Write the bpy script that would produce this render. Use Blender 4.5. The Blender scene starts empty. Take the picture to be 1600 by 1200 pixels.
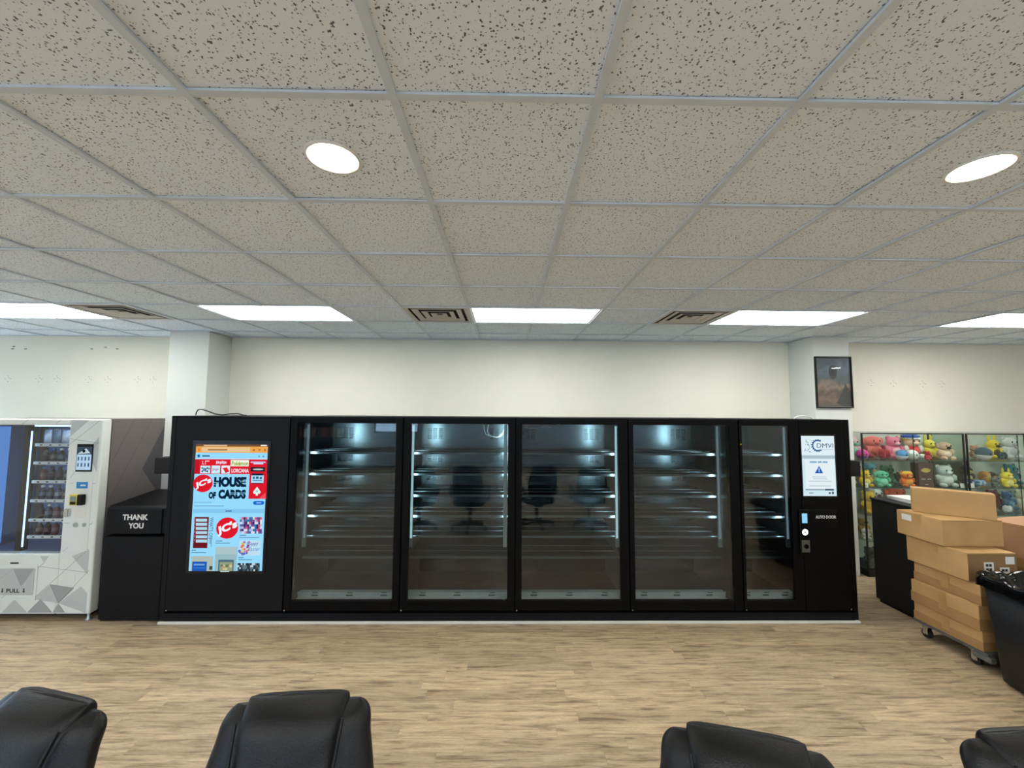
import bpy, bmesh, math, random
from math import sin, cos, pi, radians, sqrt
from mathutils import Vector, Matrix

SC = bpy.context.scene
COL = SC.collection
RND = random.Random(7)

# ------------------------------------------------------------------ camera
def cam_axes(p, y, r):
    f = Vector((sin(y)*cos(p), cos(y)*cos(p), sin(p)))
    rt = Vector((cos(y), -sin(y), 0))
    up = rt.cross(f)
    return cos(r)*rt + sin(r)*up, -sin(r)*rt + cos(r)*up, f
CAM_H = 1.863
cd = bpy.data.cameras.new('camera'); cam = bpy.data.objects.new('camera', cd); COL.objects.link(cam)
a, b, c = cam_axes(.0701, .0151, .0063)
cam.matrix_world = Matrix(((a.x, b.x, -c.x, 0), (a.y, b.y, -c.y, 0), (a.z, b.z, -c.z, CAM_H), (0, 0, 0, 1)))
cd.sensor_fit = 'HORIZONTAL'; cd.sensor_width = 36.0; cd.lens = 36.0*634.9/1600.0
cd.clip_start = .05; cd.clip_end = 200
SC.camera = cam

# ------------------------------------------------------------------ world, exposure
SC.view_settings.view_transform = 'Standard'
SC.view_settings.look = 'None'
SC.view_settings.gamma = 1.0
SC.view_settings.use_curve_mapping = False
SC.view_settings.exposure = 0.8
PANEL_E = 11.0      # brightness of the flat ceiling panels
SPOT_E = 45.0      # brightness of the round downlights
SKY_E = 3.4        # daylight outside the shop windows
LED_E = 62.0        # light strips inside the coolers
SUN_E = 7.0        # added sun, bounced off the pavement to fill the ceiling
w = bpy.data.worlds.new('world'); SC.world = w; w.use_nodes = True
nt = w.node_tree; bg = nt.nodes['Background']
bg.inputs[0].default_value = (.52, .73, 1.0, 1); bg.inputs[1].default_value = SKY_E

sd = bpy.data.lights.new('sun', 'SUN'); sd.energy = SUN_E; sd.angle = radians(1); sun = bpy.data.objects.new('sun', sd); COL.objects.link(sun)
sun.location = (0, 20, 30); sun.rotation_euler = (radians(-24), 0, 0)     # high, from behind the back wall

# ------------------------------------------------------------------ materials
def lin(v):
    v = v/255.0
    return v/12.92 if v <= .04045 else ((v+.055)/1.055)**2.4
def C(r, g, b): return (lin(r), lin(g), lin(b), 1)
MATS = {}
def mat(name, col=(200, 200, 200), rough=.5, metal=0.0, emit=0.0, noise=None, bump=None, spec=None, coat=0.0, sheen=0.0):
    """noise=(scale, amount) varies the colour; bump=(scale, strength) adds fine relief"""
    if name in MATS: return MATS[name]
    m = bpy.data.materials.new(name); m.use_nodes = True; MATS[name] = m
    t = m.node_tree; p = t.nodes['Principled BSDF']
    p.inputs['Base Color'].default_value = C(*col); p.inputs['Roughness'].default_value = rough; p.inputs['Metallic'].default_value = metal
    if spec is not None: p.inputs['Specular IOR Level'].default_value = spec
    if coat: p.inputs['Coat Weight'].default_value = coat
    if sheen: p.inputs['Sheen Weight'].default_value = sheen
    if emit:
        p.inputs['Emission Color'].default_value = C(*col); p.inputs['Emission Strength'].default_value = emit
        p.inputs['Base Color'].default_value = (.02, .02, .02, 1)
    if noise or bump:
        tc = t.nodes.new('ShaderNodeTexCoord')
    if noise:
        n = t.nodes.new('ShaderNodeTexNoise'); n.inputs['Scale'].default_value = noise[0]; n.inputs['Detail'].default_value = 4
        t.links.new(tc.outputs['Object'], n.inputs['Vector'])
        r = t.nodes.new('ShaderNodeValToRGB')
        cc = C(*col); k = noise[1]
        r.color_ramp.elements[0].position = .3; r.color_ramp.elements[1].position = .7
        r.color_ramp.elements[0].color = tuple(x*(1-k) for x in cc[:3])+(1,)
        r.color_ramp.elements[1].color = tuple(min(1, x*(1+k)) for x in cc[:3])+(1,)
        t.links.new(n.outputs['Fac'], r.inputs['Fac']); t.links.new(r.outputs['Color'], p.inputs['Base Color'])
    if bump:
        n2 = t.nodes.new('ShaderNodeTexNoise'); n2.inputs['Scale'].default_value = bump[0]; n2.inputs['Detail'].default_value = 3
        t.links.new(tc.outputs['Object'], n2.inputs['Vector'])
        bn = t.nodes.new('ShaderNodeBump'); bn.inputs['Strength'].default_value = bump[1]; bn.inputs['Distance'].default_value = .01
        t.links.new(n2.outputs['Fac'], bn.inputs['Height']); t.links.new(bn.outputs['Normal'], p.inputs['Normal'])
    return m

def glow(name, col, e):
    """something that gives off light: screen pixels, lamps"""
    if name in MATS: return MATS[name]
    m = bpy.data.materials.new(name); m.use_nodes = True; MATS[name] = m
    t = m.node_tree; t.nodes.remove(t.nodes['Principled BSDF'])
    em = t.nodes.new('ShaderNodeEmission'); em.inputs[0].default_value = C(*col); em.inputs[1].default_value = e
    t.links.new(em.outputs[0], t.nodes['Material Output'].inputs[0])
    return m

def pane_mat(name, tint, refl_min, ior=1.5):
    m = bpy.data.materials.new(name); m.use_nodes = True; MATS[name] = m
    t = m.node_tree; t.nodes.remove(t.nodes['Principled BSDF'])
    tr = t.nodes.new('ShaderNodeBsdfTransparent'); tr.inputs[0].default_value = tint+(1,)
    gl = t.nodes.new('ShaderNodeBsdfGlossy'); gl.inputs['Roughness'].default_value = .015
    fr = t.nodes.new('ShaderNodeLayerWeight'); fr.inputs['Blend'].default_value = .5
    pw = t.nodes.new('ShaderNodeMath'); pw.operation = 'POWER'; pw.inputs[1].default_value = 5.0
    t.links.new(fr.outputs['Facing'], pw.inputs[0])
    f0 = ((ior-1)/(ior+1))**2*.9+refl_min
    ad = t.nodes.new('ShaderNodeMath'); ad.operation = 'MULTIPLY_ADD'; ad.use_clamp = True; ad.inputs[1].default_value = 1-f0; ad.inputs[2].default_value = f0
    mx = t.nodes.new('ShaderNodeMixShader')
    t.links.new(pw.outputs[0], ad.inputs[0]); t.links.new(ad.outputs[0], mx.inputs[0])
    t.links.new(tr.outputs[0], mx.inputs[1]); t.links.new(gl.outputs[0], mx.inputs[2])
    t.links.new(mx.outputs[0], t.nodes['Material Output'].inputs[0])
    return m

def tile_mat():
    m = bpy.data.materials.new('fissured_tile'); m.use_nodes = True
    t = m.node_tree; p = t.nodes['Principled BSDF']; p.inputs['Roughness'].default_value = .95; p.inputs['Specular IOR Level'].default_value = .1
    tc = t.nodes.new('ShaderNodeTexCoord'); oi = t.nodes.new('ShaderNodeObjectInfo')
    of = t.nodes.new('ShaderNodeVectorMath'); of.operation = 'ADD'
    sc = t.nodes.new('ShaderNodeVectorMath'); sc.operation = 'SCALE'; sc.inputs[0].default_value = (13, 29, 7)
    t.links.new(oi.outputs['Random'], sc.inputs['Scale']); t.links.new(tc.outputs['Object'], of.inputs[0]); t.links.new(sc.outputs[0], of.inputs[1])
    # warp
    wn = t.nodes.new('ShaderNodeTexNoise'); wn.inputs['Scale'].default_value = 60; t.links.new(of.outputs[0], wn.inputs['Vector'])
    wa = t.nodes.new('ShaderNodeVectorMath'); wa.operation = 'MULTIPLY_ADD'; wa.inputs[1].default_value = (.012, .012, .012)
    t.links.new(wn.outputs['Color'], wa.inputs[0]); t.links.new(of.outputs[0], wa.inputs[2])
    v = t.nodes.new('ShaderNodeTexVoronoi'); v.inputs['Scale'].default_value = 112; v.feature = 'F1'
    t.links.new(wa.outputs[0], v.inputs['Vector'])
    n = t.nodes.new('ShaderNodeTexNoise'); n.inputs['Scale'].default_value = 95; n.inputs['Detail'].default_value = 1; t.links.new(of.outputs[0], n.inputs['Vector'])
    ml = t.nodes.new('ShaderNodeMath'); ml.operation = 'MULTIPLY_ADD'; ml.inputs[1].default_value = 1.2
    t.links.new(n.outputs['Fac'], ml.inputs[0]); t.links.new(v.outputs['Distance'], ml.inputs[2])
    r = t.nodes.new('ShaderNodeValToRGB')
    r.color_ramp.elements[0].position = .72; r.color_ramp.elements[0].color = C(100, 108, 118)
    r.color_ramp.elements[1].position = .86; r.color_ramp.elements[1].color = C(232, 244, 255)
    t.links.new(ml.outputs[0], r.inputs['Fac']); t.links.new(r.outputs['Color'], p.inputs['Base Color'])
    bn = t.nodes.new('ShaderNodeBump'); bn.inputs['Strength'].default_value = .35; bn.inputs['Distance'].default_value = .004
    t.links.new(r.outputs['Color'], bn.inputs['Height']); t.links.new(bn.outputs['Normal'], p.inputs['Normal'])
    return m

def plank_mat():
    m = bpy.data.materials.new('oak_vinyl_plank'); m.use_nodes = True
    t = m.node_tree; p = t.nodes['Principled BSDF']; p.inputs['Roughness'].default_value = .36; p.inputs['Specular IOR Level'].default_value = .45
    tc = t.nodes.new('ShaderNodeTexCoord'); oi = t.nodes.new('ShaderNodeObjectInfo')
    at = t.nodes.new('ShaderNodeAttribute'); at.attribute_name = 'tint'
    rn = t.nodes.new('ShaderNodeMath'); rn.operation = 'ADD'
    t.links.new(oi.outputs['Random'], rn.inputs[0]); t.links.new(at.outputs['Fac'], rn.inputs[1])
    sc = t.nodes.new('ShaderNodeVectorMath'); sc.operation = 'SCALE'; sc.inputs[0].default_value = (31, 17, 5)
    t.links.new(rn.outputs[0], sc.inputs['Scale'])
    of = t.nodes.new('ShaderNodeVectorMath'); of.operation = 'ADD'; t.links.new(tc.outputs['Object'], of.inputs[0]); t.links.new(sc.outputs[0], of.inputs[1])
    st = t.nodes.new('ShaderNodeVectorMath'); st.operation = 'MULTIPLY'; st.inputs[1].default_value = (2.2, 26, 1); t.links.new(of.outputs[0], st.inputs[0])
    n = t.nodes.new('ShaderNodeTexNoise'); n.inputs['Scale'].default_value = 1.6; n.inputs['Detail'].default_value = 7; n.inputs['Roughness'].default_value = .62; n.inputs['Distortion'].default_value = .5
    t.links.new(st.outputs[0], n.inputs['Vector'])
    r = t.nodes.new('ShaderNodeValToRGB'); e = r.color_ramp.elements
    e[0].position = .3; e[0].color = C(108, 90, 70); e[1].position = .72; e[1].color = C(206, 186, 153)
    x = e.new(.48); x.color = C(180, 157, 126)
    t.links.new(n.outputs['Fac'], r.inputs['Fac'])
    # fine speckled grain over the broad figure
    fg = t.nodes.new('ShaderNodeTexNoise'); fg.inputs['Scale'].default_value = 1.0; fg.inputs['Detail'].default_value = 5; fg.inputs['Roughness'].default_value = .7
    st3 = t.nodes.new('ShaderNodeVectorMath'); st3.operation = 'MULTIPLY'; st3.inputs[1].default_value = (34, 170, 1); t.links.new(of.outputs[0], st3.inputs[0]); t.links.new(st3.outputs[0], fg.inputs['Vector'])
    fr_ = t.nodes.new('ShaderNodeMapRange'); fr_.inputs['From Min'].default_value = .3; fr_.inputs['From Max'].default_value = .7; fr_.inputs['To Min'].default_value = .84; fr_.inputs['To Max'].default_value = 1.14
    t.links.new(fg.outputs['Fac'], fr_.inputs['Value'])
    # knots and smudges
    k = t.nodes.new('ShaderNodeTexNoise'); k.inputs['Scale'].default_value = 1.0; k.inputs['Detail'].default_value = 3
    st2 = t.nodes.new('ShaderNodeVectorMath'); st2.operation = 'MULTIPLY'; st2.inputs[1].default_value = (5, 24, 1); t.links.new(of.outputs[0], st2.inputs[0]); t.links.new(st2.outputs[0], k.inputs['Vector'])
    kr = t.nodes.new('ShaderNodeMapRange'); kr.inputs['From Min'].default_value = .56; kr.inputs['From Max'].default_value = .72; kr.inputs['To Min'].default_value = 1.0; kr.inputs['To Max'].default_value = .66
    t.links.new(k.outputs['Fac'], kr.inputs['Value'])
    # each plank has its own shade
    wn = t.nodes.new('ShaderNodeTexWhiteNoise'); wn.noise_dimensions = '1D'; t.links.new(rn.outputs[0], wn.inputs['W'])
    br = t.nodes.new('ShaderNodeMapRange'); br.inputs['To Min'].default_value = .84; br.inputs['To Max'].default_value = 1.1; t.links.new(wn.outputs['Value'], br.inputs['Value'])
    m1 = t.nodes.new('ShaderNodeMath'); m1.operation = 'MULTIPLY'; m0 = t.nodes.new('ShaderNodeMath'); m0.operation = 'MULTIPLY'; t.links.new(kr.outputs[0], m0.inputs[0]); t.links.new(fr_.outputs[0], m0.inputs[1]); t.links.new(m0.outputs[0], m1.inputs[0]); t.links.new(br.outputs[0], m1.inputs[1])
    vm = t.nodes.new('ShaderNodeVectorMath'); vm.operation = 'SCALE'; t.links.new(r.outputs['Color'], vm.inputs[0]); t.links.new(m1.outputs[0], vm.inputs['Scale'])
    t.links.new(vm.outputs[0], p.inputs['Base Color'])
    bn = t.nodes.new('ShaderNodeBump'); bn.inputs['Strength'].default_value = .12; bn.inputs['Distance'].default_value = .003
    t.links.new(n.outputs['Fac'], bn.inputs['Height']); t.links.new(bn.outputs['Normal'], p.inputs['Normal'])
    return m

M_WALL = mat('wall_paint', (224, 222, 206), .85, noise=(1.3, .03), bump=(180, .06), spec=.2)
M_WALL2 = mat('rear_wall_paint', (150, 148, 142), .85, noise=(1.3, .05), bump=(180, .06), spec=.2)
M_TILE = tile_mat()
M_COL = mat('pier_paint', (208, 211, 206), .85, noise=(1.3, .03), bump=(180, .06), spec=.2)
M_GRID = mat('grid_white', (206, 219, 232), .6, noise=(9, .04))
M_PLANK = plank_mat()
M_BLACK = mat('black_powder_coat', (12, 14, 19), .55, noise=(14, .12), bump=(700, .05), spec=.2)
M_BLACK2 = mat('black_gloss_plastic', (7, 7, 8), .26, noise=(8, .1), spec=.3)
M_BLACKM = mat('black_matte', (13, 13, 15), .75, noise=(10, .15))
M_FRAME = mat('door_frame_black', (6, 6, 7), .5, noise=(10, .12), spec=.12)
M_INNER = mat('cooler_wall_dark', (12, 13, 15), .45, noise=(4, .15), spec=.2)
M_BACKP = mat('cooler_back_metal', (92, 101, 106), .25, metal=1.0, noise=(6, .1))
M_SHELF = mat('cooler_shelf_metal', (96, 104, 108), .34, metal=1.0, noise=(12, .08))
M_ALU = mat('aluminium', (172, 182, 184), .34, metal=.75, noise=(20, .05))
M_CHROME = mat('chrome', (205, 208, 210), .12, metal=1.0, noise=(6, .03))
M_RAIL = mat('grey_kick_rail', (205, 210, 208), .45, metal=.2, noise=(10, .08))
M_DARK = mat('slot_dark', (6, 6, 7), .8, noise=(10, .2))
M_WHITE = mat('white_plastic', (228, 227, 222), .45, noise=(7, .03))
M_CABLEW = mat('white_cable', (214, 216, 214), .5, noise=(30, .04))
M_CABLEB = mat('black_cable', (14, 14, 15), .5, noise=(30, .1))
M_GLASS = pane_mat('cooler_glass', (.78, .83, .83), .012)
M_VGLASS = pane_mat('vending_glass', (.93, .97, 1.0), .03)
M_CGLASS = pane_mat('showcase_glass', (.93, .97, .95), .0)
M_WGLASS = pane_mat('window_glass', (.95, .97, .98), .0)
M_LED = glow('cool_led', (205, 238, 246), LED_E)
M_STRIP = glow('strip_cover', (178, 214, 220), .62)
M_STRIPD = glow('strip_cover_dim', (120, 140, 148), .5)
M_LEDV = glow('blue_led', (150, 200, 255), 2.4)
M_LEDB = glow('deep_blue_led', (96, 156, 240), .42)
M_PANEL = glow('panel_diffuser', (253, 252, 248), PANEL_E)
M_SPOT = glow('spot_diffuser', (255, 250, 238), SPOT_E)
M_CARD = mat('cardboard', (188, 152, 102), .8, noise=(5, .09), bump=(260, .08), spec=.2)
M_CARD2 = mat('cardboard_brown', (164, 128, 84), .8, noise=(6, .1), bump=(260, .08), spec=.2)
M_TAPE = mat('packing_tape', (176, 138, 88), .3, noise=(9, .06))
M_PAPER = mat('white_label', (226, 226, 220), .6, noise=(20, .03))
M_INK = mat('black_ink', (24, 24, 26), .6, noise=(60, .1))
M_LEATHER = mat('black_leather', (11, 12, 14), .42, noise=(5, .15), bump=(210, .16), spec=.32)
M_BIN = mat('bin_plastic', (15, 17, 22), .5, noise=(6, .12), bump=(300, .05))
M_BAG = mat('bin_liner', (9, 9, 11), .16, noise=(9, .2))
M_GREY = mat('dolly_grey', (104, 106, 106), .5, metal=.3, noise=(10, .1))
M_RUBBER = mat('rubber', (26, 26, 27), .7, noise=(20, .1))
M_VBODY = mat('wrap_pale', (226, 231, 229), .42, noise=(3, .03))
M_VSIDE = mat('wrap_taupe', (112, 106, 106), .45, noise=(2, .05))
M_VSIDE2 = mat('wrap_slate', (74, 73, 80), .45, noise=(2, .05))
M_VTRI1 = mat('wrap_grey', (190, 196, 197), .42, noise=(3, .03))
M_VTRI2 = mat('wrap_dark_grey', (160, 164, 166), .42, noise=(3, .03))
M_VLINE = mat('wrap_line', (120, 124, 126), .5, noise=(9, .06))
M_VIN = mat('vending_interior', (122, 146, 190), .4, noise=(3, .05))
M_CANS = mat('bin_can_black', (11, 13, 18), .55, noise=(8, .12), bump=(500, .05), spec=.2)
M_TXT = mat('white_lettering', (232, 232, 230), .5, noise=(30, .03))

# ------------------------------------------------------------------ mesh builder
class MB:
    def __init__(s): s.v = []; s.f = []; s.m = []; s.s = []
    def add(s, vs, fs, mi=0, sm=False, M=None):
        o = len(s.v)
        s.v += [tuple(M @ Vector(p)) for p in vs] if M is not None else [tuple(p) for p in vs]
        for f in fs: s.f.append(tuple(i+o for i in f)); s.m.append(mi); s.s.append(sm)
        return s
    def box(s, x0, x1, y0, y1, z0, z1, mi=0, M=None):
        vs = [(x, y, z) for z in (z0, z1) for y in (y0, y1) for x in (x0, x1)]
        return s.add(vs, [(0, 2, 3, 1), (4, 5, 7, 6), (0, 1, 5, 4), (1, 3, 7, 5), (3, 2, 6, 7), (2, 0, 4, 6)], mi, False, M)
    def quad(s, pts, mi=0): return s.add(pts, [tuple(range(len(pts)))], mi)
    def rect(s, x0, x1, z0, z1, y, mi=0): return s.add([(x0, y, z0), (x1, y, z0), (x1, y, z1), (x0, y, z1)], [(0, 1, 2, 3)], mi)
    def cyl(s, p0, p1, r0, r1=None, n=14, mi=0, caps=True, sm=True):
        r1 = r0 if r1 is None else r1
        p0, p1 = Vector(p0), Vector(p1); d = (p1-p0).normalized()
        u = d.cross(Vector((0, 0, 1)) if abs(d.z) < .9 else Vector((1, 0, 0))).normalized(); v = d.cross(u)
        vs = [tuple(p0+(u*cos(2*pi*i/n)+v*sin(2*pi*i/n))*r0) for i in range(n)]+[tuple(p1+(u*cos(2*pi*i/n)+v*sin(2*pi*i/n))*r1) for i in range(n)]
        s.add(vs, [(i, i+n, (i+1) % n+n, (i+1) % n) for i in range(n)], mi, sm)
        if caps: s.add(vs, [tuple(range(n)), tuple(range(2*n-1, n-1, -1))], mi)
        return s
    def tube(s, pts, r, n=8, mi=0, closed=False):
        pts = [Vector(p) for p in pts]; k = len(pts); vs = []; fs = []; u = None
        for i, p in enumerate(pts):
            d = (pts[(i+1) % k if closed else min(i+1, k-1)]-pts[(i-1) % k if closed else max(i-1, 0)]).normalized()
            if u is None: u = d.cross(Vector((0, 0, 1)) if abs(d.z) < .9 else Vector((1, 0, 0))).normalized()
            u = (u-d*u.dot(d)).normalized(); v = d.cross(u)
            vs += [tuple(p+(u*cos(2*pi*j/n)+v*sin(2*pi*j/n))*r) for j in range(n)]
        for i in range(k if closed else k-1):
            for j in range(n): fs.append((i*n+j, i*n+(j+1) % n, ((i+1) % k)*n+(j+1) % n, ((i+1) % k)*n+j))
        s.add(vs, fs, mi, True)
        if not closed: s.add(vs, [tuple(range(n-1, -1, -1)), tuple(range((k-1)*n, k*n))], mi)
        return s
    def lathe(s, prof, n=16, mi=0, o=(0, 0, 0)):
        vs = []; fs = []
        for r, z in prof: vs += [(o[0]+r*cos(2*pi*i/n), o[1]+r*sin(2*pi*i/n), o[2]+z) for i in range(n)]
        for k in range(len(prof)-1):
            for i in range(n): fs.append((k*n+i, k*n+(i+1) % n, (k+1)*n+(i+1) % n, (k+1)*n+i))
        s.add(vs, fs, mi, True)
        if prof[0][0] > 1e-4: s.add(vs, [tuple(range(n-1, -1, -1))], mi)
        if prof[-1][0] > 1e-4: s.add(vs, [tuple(range((len(prof)-1)*n, len(prof)*n))], mi)
        return s
    def ell(s, c, r, nu=14, nv=9, mi=0, M=None):
        vs = [(c[0], c[1], c[2]-r[2])]; fs = []
        for j in range(1, nv):
            t = -pi/2+pi*j/nv
            vs += [(c[0]+r[0]*cos(t)*cos(2*pi*i/nu), c[1]+r[1]*cos(t)*sin(2*pi*i/nu), c[2]+r[2]*sin(t)) for i in range(nu)]
        vs.append((c[0], c[1], c[2]+r[2])); L = len(vs)-1
        for i in range(nu):
            fs.append((0, 1+(i+1) % nu, 1+i)); fs.append((L, 1+(nv-2)*nu+i, 1+(nv-2)*nu+(i+1) % nu))
            for j in range(nv-2): fs.append((1+j*nu+i, 1+j*nu+(i+1) % nu, 1+(j+1)*nu+(i+1) % nu, 1+(j+1)*nu+i))
        return s.add(vs, fs, mi, True, M)
    def disc(s, x, z, y, r, mi=0, n=24, rz=None):
        rz = rz or r
        return s.add([(x+r*cos(2*pi*i/n), y, z+rz*sin(2*pi*i/n)) for i in range(n)], [tuple(range(n))], mi)
    def text(s, txt, x, z, y, w=None, h=None, bold=0.0, mi=0, rot=0.0, shear=0.0):
        """flat lettering in an XZ plane facing -Y; (x, z) is its centre, fitted to w by h"""
        vs, fs = text_mesh(txt, bold)
        x0 = min(v[0] for v in vs); x1 = max(v[0] for v in vs); z0 = min(v[1] for v in vs); z1 = max(v[1] for v in vs)
        sx = (w/(x1-x0)) if w else None; sz = (h/(z1-z0)) if h else None
        sx = sx or sz; sz = sz or sx
        out = []
        for p in vs:
            q = (p[0]-(x0+x1)/2)*sx; r = (p[1]-(z0+z1)/2)*sz; q += shear*r
            out.append((x+q*cos(rot)-r*sin(rot), y, z+q*sin(rot)+r*cos(rot)))
        return s.add(out, fs, mi)
    def mesh(s, name, mats):
        me = bpy.data.meshes.new(name); me.from_pydata(s.v, [], s.f)
        for m in mats: me.materials.append(m)
        me.polygons.foreach_set('material_index', s.m); me.polygons.foreach_set('use_smooth', s.s); me.update()
        return me
TXT = {}
def text_mesh(txt, bold):
    if (txt, bold) in TXT: return TXT[(txt, bold)]
    cu = bpy.data.curves.new('t', 'FONT'); cu.body = txt; cu.offset = bold; cu.resolution_u = 3
    o = bpy.data.objects.new('t', cu); COL.objects.link(o)
    dg = bpy.context.evaluated_depsgraph_get()
    me = bpy.data.meshes.new_from_object(o.evaluated_get(dg))
    r = ([(v.co.x, v.co.y) for v in me.vertices], [tuple(p.vertices) for p in me.polygons])
    bpy.data.objects.remove(o); bpy.data.curves.remove(cu); bpy.data.meshes.remove(me)
    TXT[(txt, bold)] = r
    return r

def tag(o, label=None, cat=None, group=None, kind=None):
    if label: o['label'] = label
    if cat: o['category'] = cat
    if group: o['group'] = group
    if kind: o['kind'] = kind
    return o
ORG = {}   # world frame of each empty / mesh object, by object name
def thing(name, label, cat, loc=(0, 0, 0), rotz=0.0, group=None):
    o = bpy.data.objects.new(name, None); COL.objects.link(o); o.empty_display_size = .1
    o.location = loc; o.rotation_euler = (0, 0, rotz)
    ORG[o.name] = Matrix.Translation(loc) @ Matrix.Rotation(rotz, 4, 'Z')
    return tag(o, label, cat, group)
def obj(name, mb, mats, parent=None, local=False, bevel=0.0, seg=2, label=None, kind=None, subd=0):
    """links the builder as ONE mesh object. Vertices are in world space unless local (then in the parent's frame).
    The origin is put at the middle of the mesh's underside."""
    if not isinstance(mats, (list, tuple)): mats = [mats]
    P = ORG[parent.name] if parent else Matrix.Identity(4)
    if not local and parent:
        I = P.inverted(); mb.v = [tuple(I @ Vector(v)) for v in mb.v]
    xs = [v[0] for v in mb.v]; ys = [v[1] for v in mb.v]; zs = [v[2] for v in mb.v]
    c = Vector(((min(xs)+max(xs))/2, (min(ys)+max(ys))/2, min(zs)))
    mb.v = [(v[0]-c.x, v[1]-c.y, v[2]-c.z) for v in mb.v]
    o = bpy.data.objects.new(name, mb.mesh(name, mats)); COL.objects.link(o)
    o.location = c
    if parent: o.parent = parent
    ORG[o.name] = P @ Matrix.Translation(c)
    if bevel:
        b = o.modifiers.new('bevel', 'BEVEL'); b.width = bevel; b.segments = seg; b.limit_method = 'ANGLE'; b.angle_limit = radians(40)
    if subd:
        b = o.modifiers.new('subd', 'SUBSURF'); b.levels = subd; b.render_levels = subd
    return tag(o, label, None, None, kind)
def part(name, mesh, parent, loc, rot=(0, 0, 0), scale=(1, 1, 1)):
    o = bpy.data.objects.new(name, mesh); COL.objects.link(o); o.parent = parent; o.location = loc; o.rotation_euler = rot; o.scale = scale
    ORG[o.name] = ORG[parent.name] @ Matrix.Translation(loc)
    return o
def dup(root, loc, rotz, label, group=None):
    r = root.copy(); COL.objects.link(r); r.location = loc; r.rotation_euler = (0, 0, rotz); r['label'] = label
    if group: r['group'] = group
    def rec(src, dst):
        for ch in src.children:
            k = ch.copy(); COL.objects.link(k); k.parent = dst; rec(ch, k)
    rec(root, r)
    return r
def Bx(*a, **k): return MB().box(*a, **k)

# ================================================================== ROOM SHELL
CE = 2.80; S = .6096; GX = -.341; GY = 1.149
XL, XR, YB, YF = -7.46, 7.55, -6.2, 5.21
def gx(i): return GX+S*i
def gy(j): return GY+S*j

# --- floor: slab, single planks in view, the rest joined
floor = obj('floor', Bx(XL-.1, XR+.1, YB-.1, YF+.1, -.08, -.006), mat('subfloor', (70, 58, 46), .9, noise=(4, .1)), kind='structure', label='brown oak-look plank floor of the shop')
PW, PL = .102, .92
rows = int((YF-YB)/PW)+1
cand = []
for r in range(rows):
    y = YB+PW*r; off = -(.13+.37*((r*5) % 7)/7.0+.21*((r*3) % 4)/4)*PL
    x = XL+off
    while x < XR:
        x0, x1 = max(x, XL), min(x+PL, XR)
        if x1-x0 > .02: cand.append((x0, x1, y, min(y+PW, YF)))
        x += PL
def seen(q):
    cx, cy = (q[0]+q[1])/2, (q[2]+q[3])/2
    return 1.5 < cy < 4.0 and abs(cx) < cy*1.27+.55 and not (abs(cx) < 2.6 and cy > 3.85)
vis = sorted([q for q in cand if seen(q)], key=lambda q: q[2]**2+((q[0]+q[1])/2)**2*.2)[:290]
vs = set(vis)
shared = {}
g = .0006
for q in vis:
    L = round(q[1]-q[0], 4); W = round(q[3]-q[2], 4)
    if (L, W) not in shared:
        mb = MB(); mb.box(-L/2+g, L/2-g, -W/2+g, W/2-g, -.006, 0)
        shared[(L, W)] = mb.mesh('plank', [M_PLANK])
    o = bpy.data.objects.new('plank', shared[(L, W)]); COL.objects.link(o)
    o.parent = floor
    fo = ORG[floor.name].translation
    o.location = Vector(((q[0]+q[1])/2, (q[2]+q[3])/2, 0))-fo
mb = MB(); tint = []
for q in cand:
    if q in vs: continue
    mb.box(q[0]+g, q[1]-g, q[2]+g, q[3]-g, -.006, 0); tint += [RND.random()]*8
rest = obj('plank_field', mb, M_PLANK, floor, kind='stuff')
at = rest.data.attributes.new('tint', 'FLOAT', 'POINT'); at.data.foreach_set('value', tint)

# --- ceiling: slab, tiles laid between the bars of a grid
ceiling = obj('ceiling', Bx(XL-.1, XR+.1, YB-.1, YF+.1, CE+.14, CE+.24), mat('deck_grey', (120, 120, 118), .9, noise=(3, .1)), kind='structure', label='suspended ceiling of speckled grey tiles in a white grid')
LIGHTS = [(-8, 4), (-4, 4), (0, 4), (4, 4), (8, 4),
          (-8, -4), (-4, -4), (0, -4), (4, -4), (8, -4), (-8, -9), (-4, -9), (0, -9), (4, -9), (8, -9)]
VENTS = [(-1, 4), (3, 4), (-6, 4)]
SPOTS = [(-1, 0), (3, 0), (7, 0), (11, 0), (-5, 0), (-9, 0)]
open_cells = set()
for i, j in LIGHTS: open_cells |= {(i, j), (i+1, j)}
for c_ in VENTS: open_cells.add(c_)
co = ORG[ceiling.name].translation
hb = .0125
tile_mesh = {}
def tile_piece(i, j):
    x0, x1 = max(gx(i), XL), min(gx(i+1), XR); y0, y1 = max(gy(j), YB), min(gy(j+1), YF)
    return (x0, x1, y0, y1)
imin, imax = int((XL-GX)/S)-1, int((XR-GX)/S)+1
jmin, jmax = int((YB-GY)/S)-1, int((YF-GY)/S)+1
def ring_tile(L, W, r):
    """square tile with a round hole for a downlight"""
    mb = MB(); n = 32; out = []; inn = []
    for k in range(n):
        t = 2*pi*k/n+pi/4; cx, sx = cos(t), sin(t); q = max(abs(cx), abs(sx))
        out.append((cx/q*L/2, sx/q*W/2)); inn.append((cx*r, sx*r))
    vs_ = [(x, y, .004) for x, y in out]+[(x, y, .004) for x, y in inn]+[(x, y, .02) for x, y in out]+[(x, y, .02) for x, y in inn]
    fs = []
    for k in range(n):
        m_ = (k+1) % n
        fs += [(k, k+n, m_+n, m_), (k+2*n, m_+2*n, m_+3*n, k+3*n), (k, m_, m_+2*n, k+2*n), (k+n, k+3*n, m_+3*n, m_+n)]
    return mb.add(vs_, fs)
tcount = 0; mbr = MB()
cells = []
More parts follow.
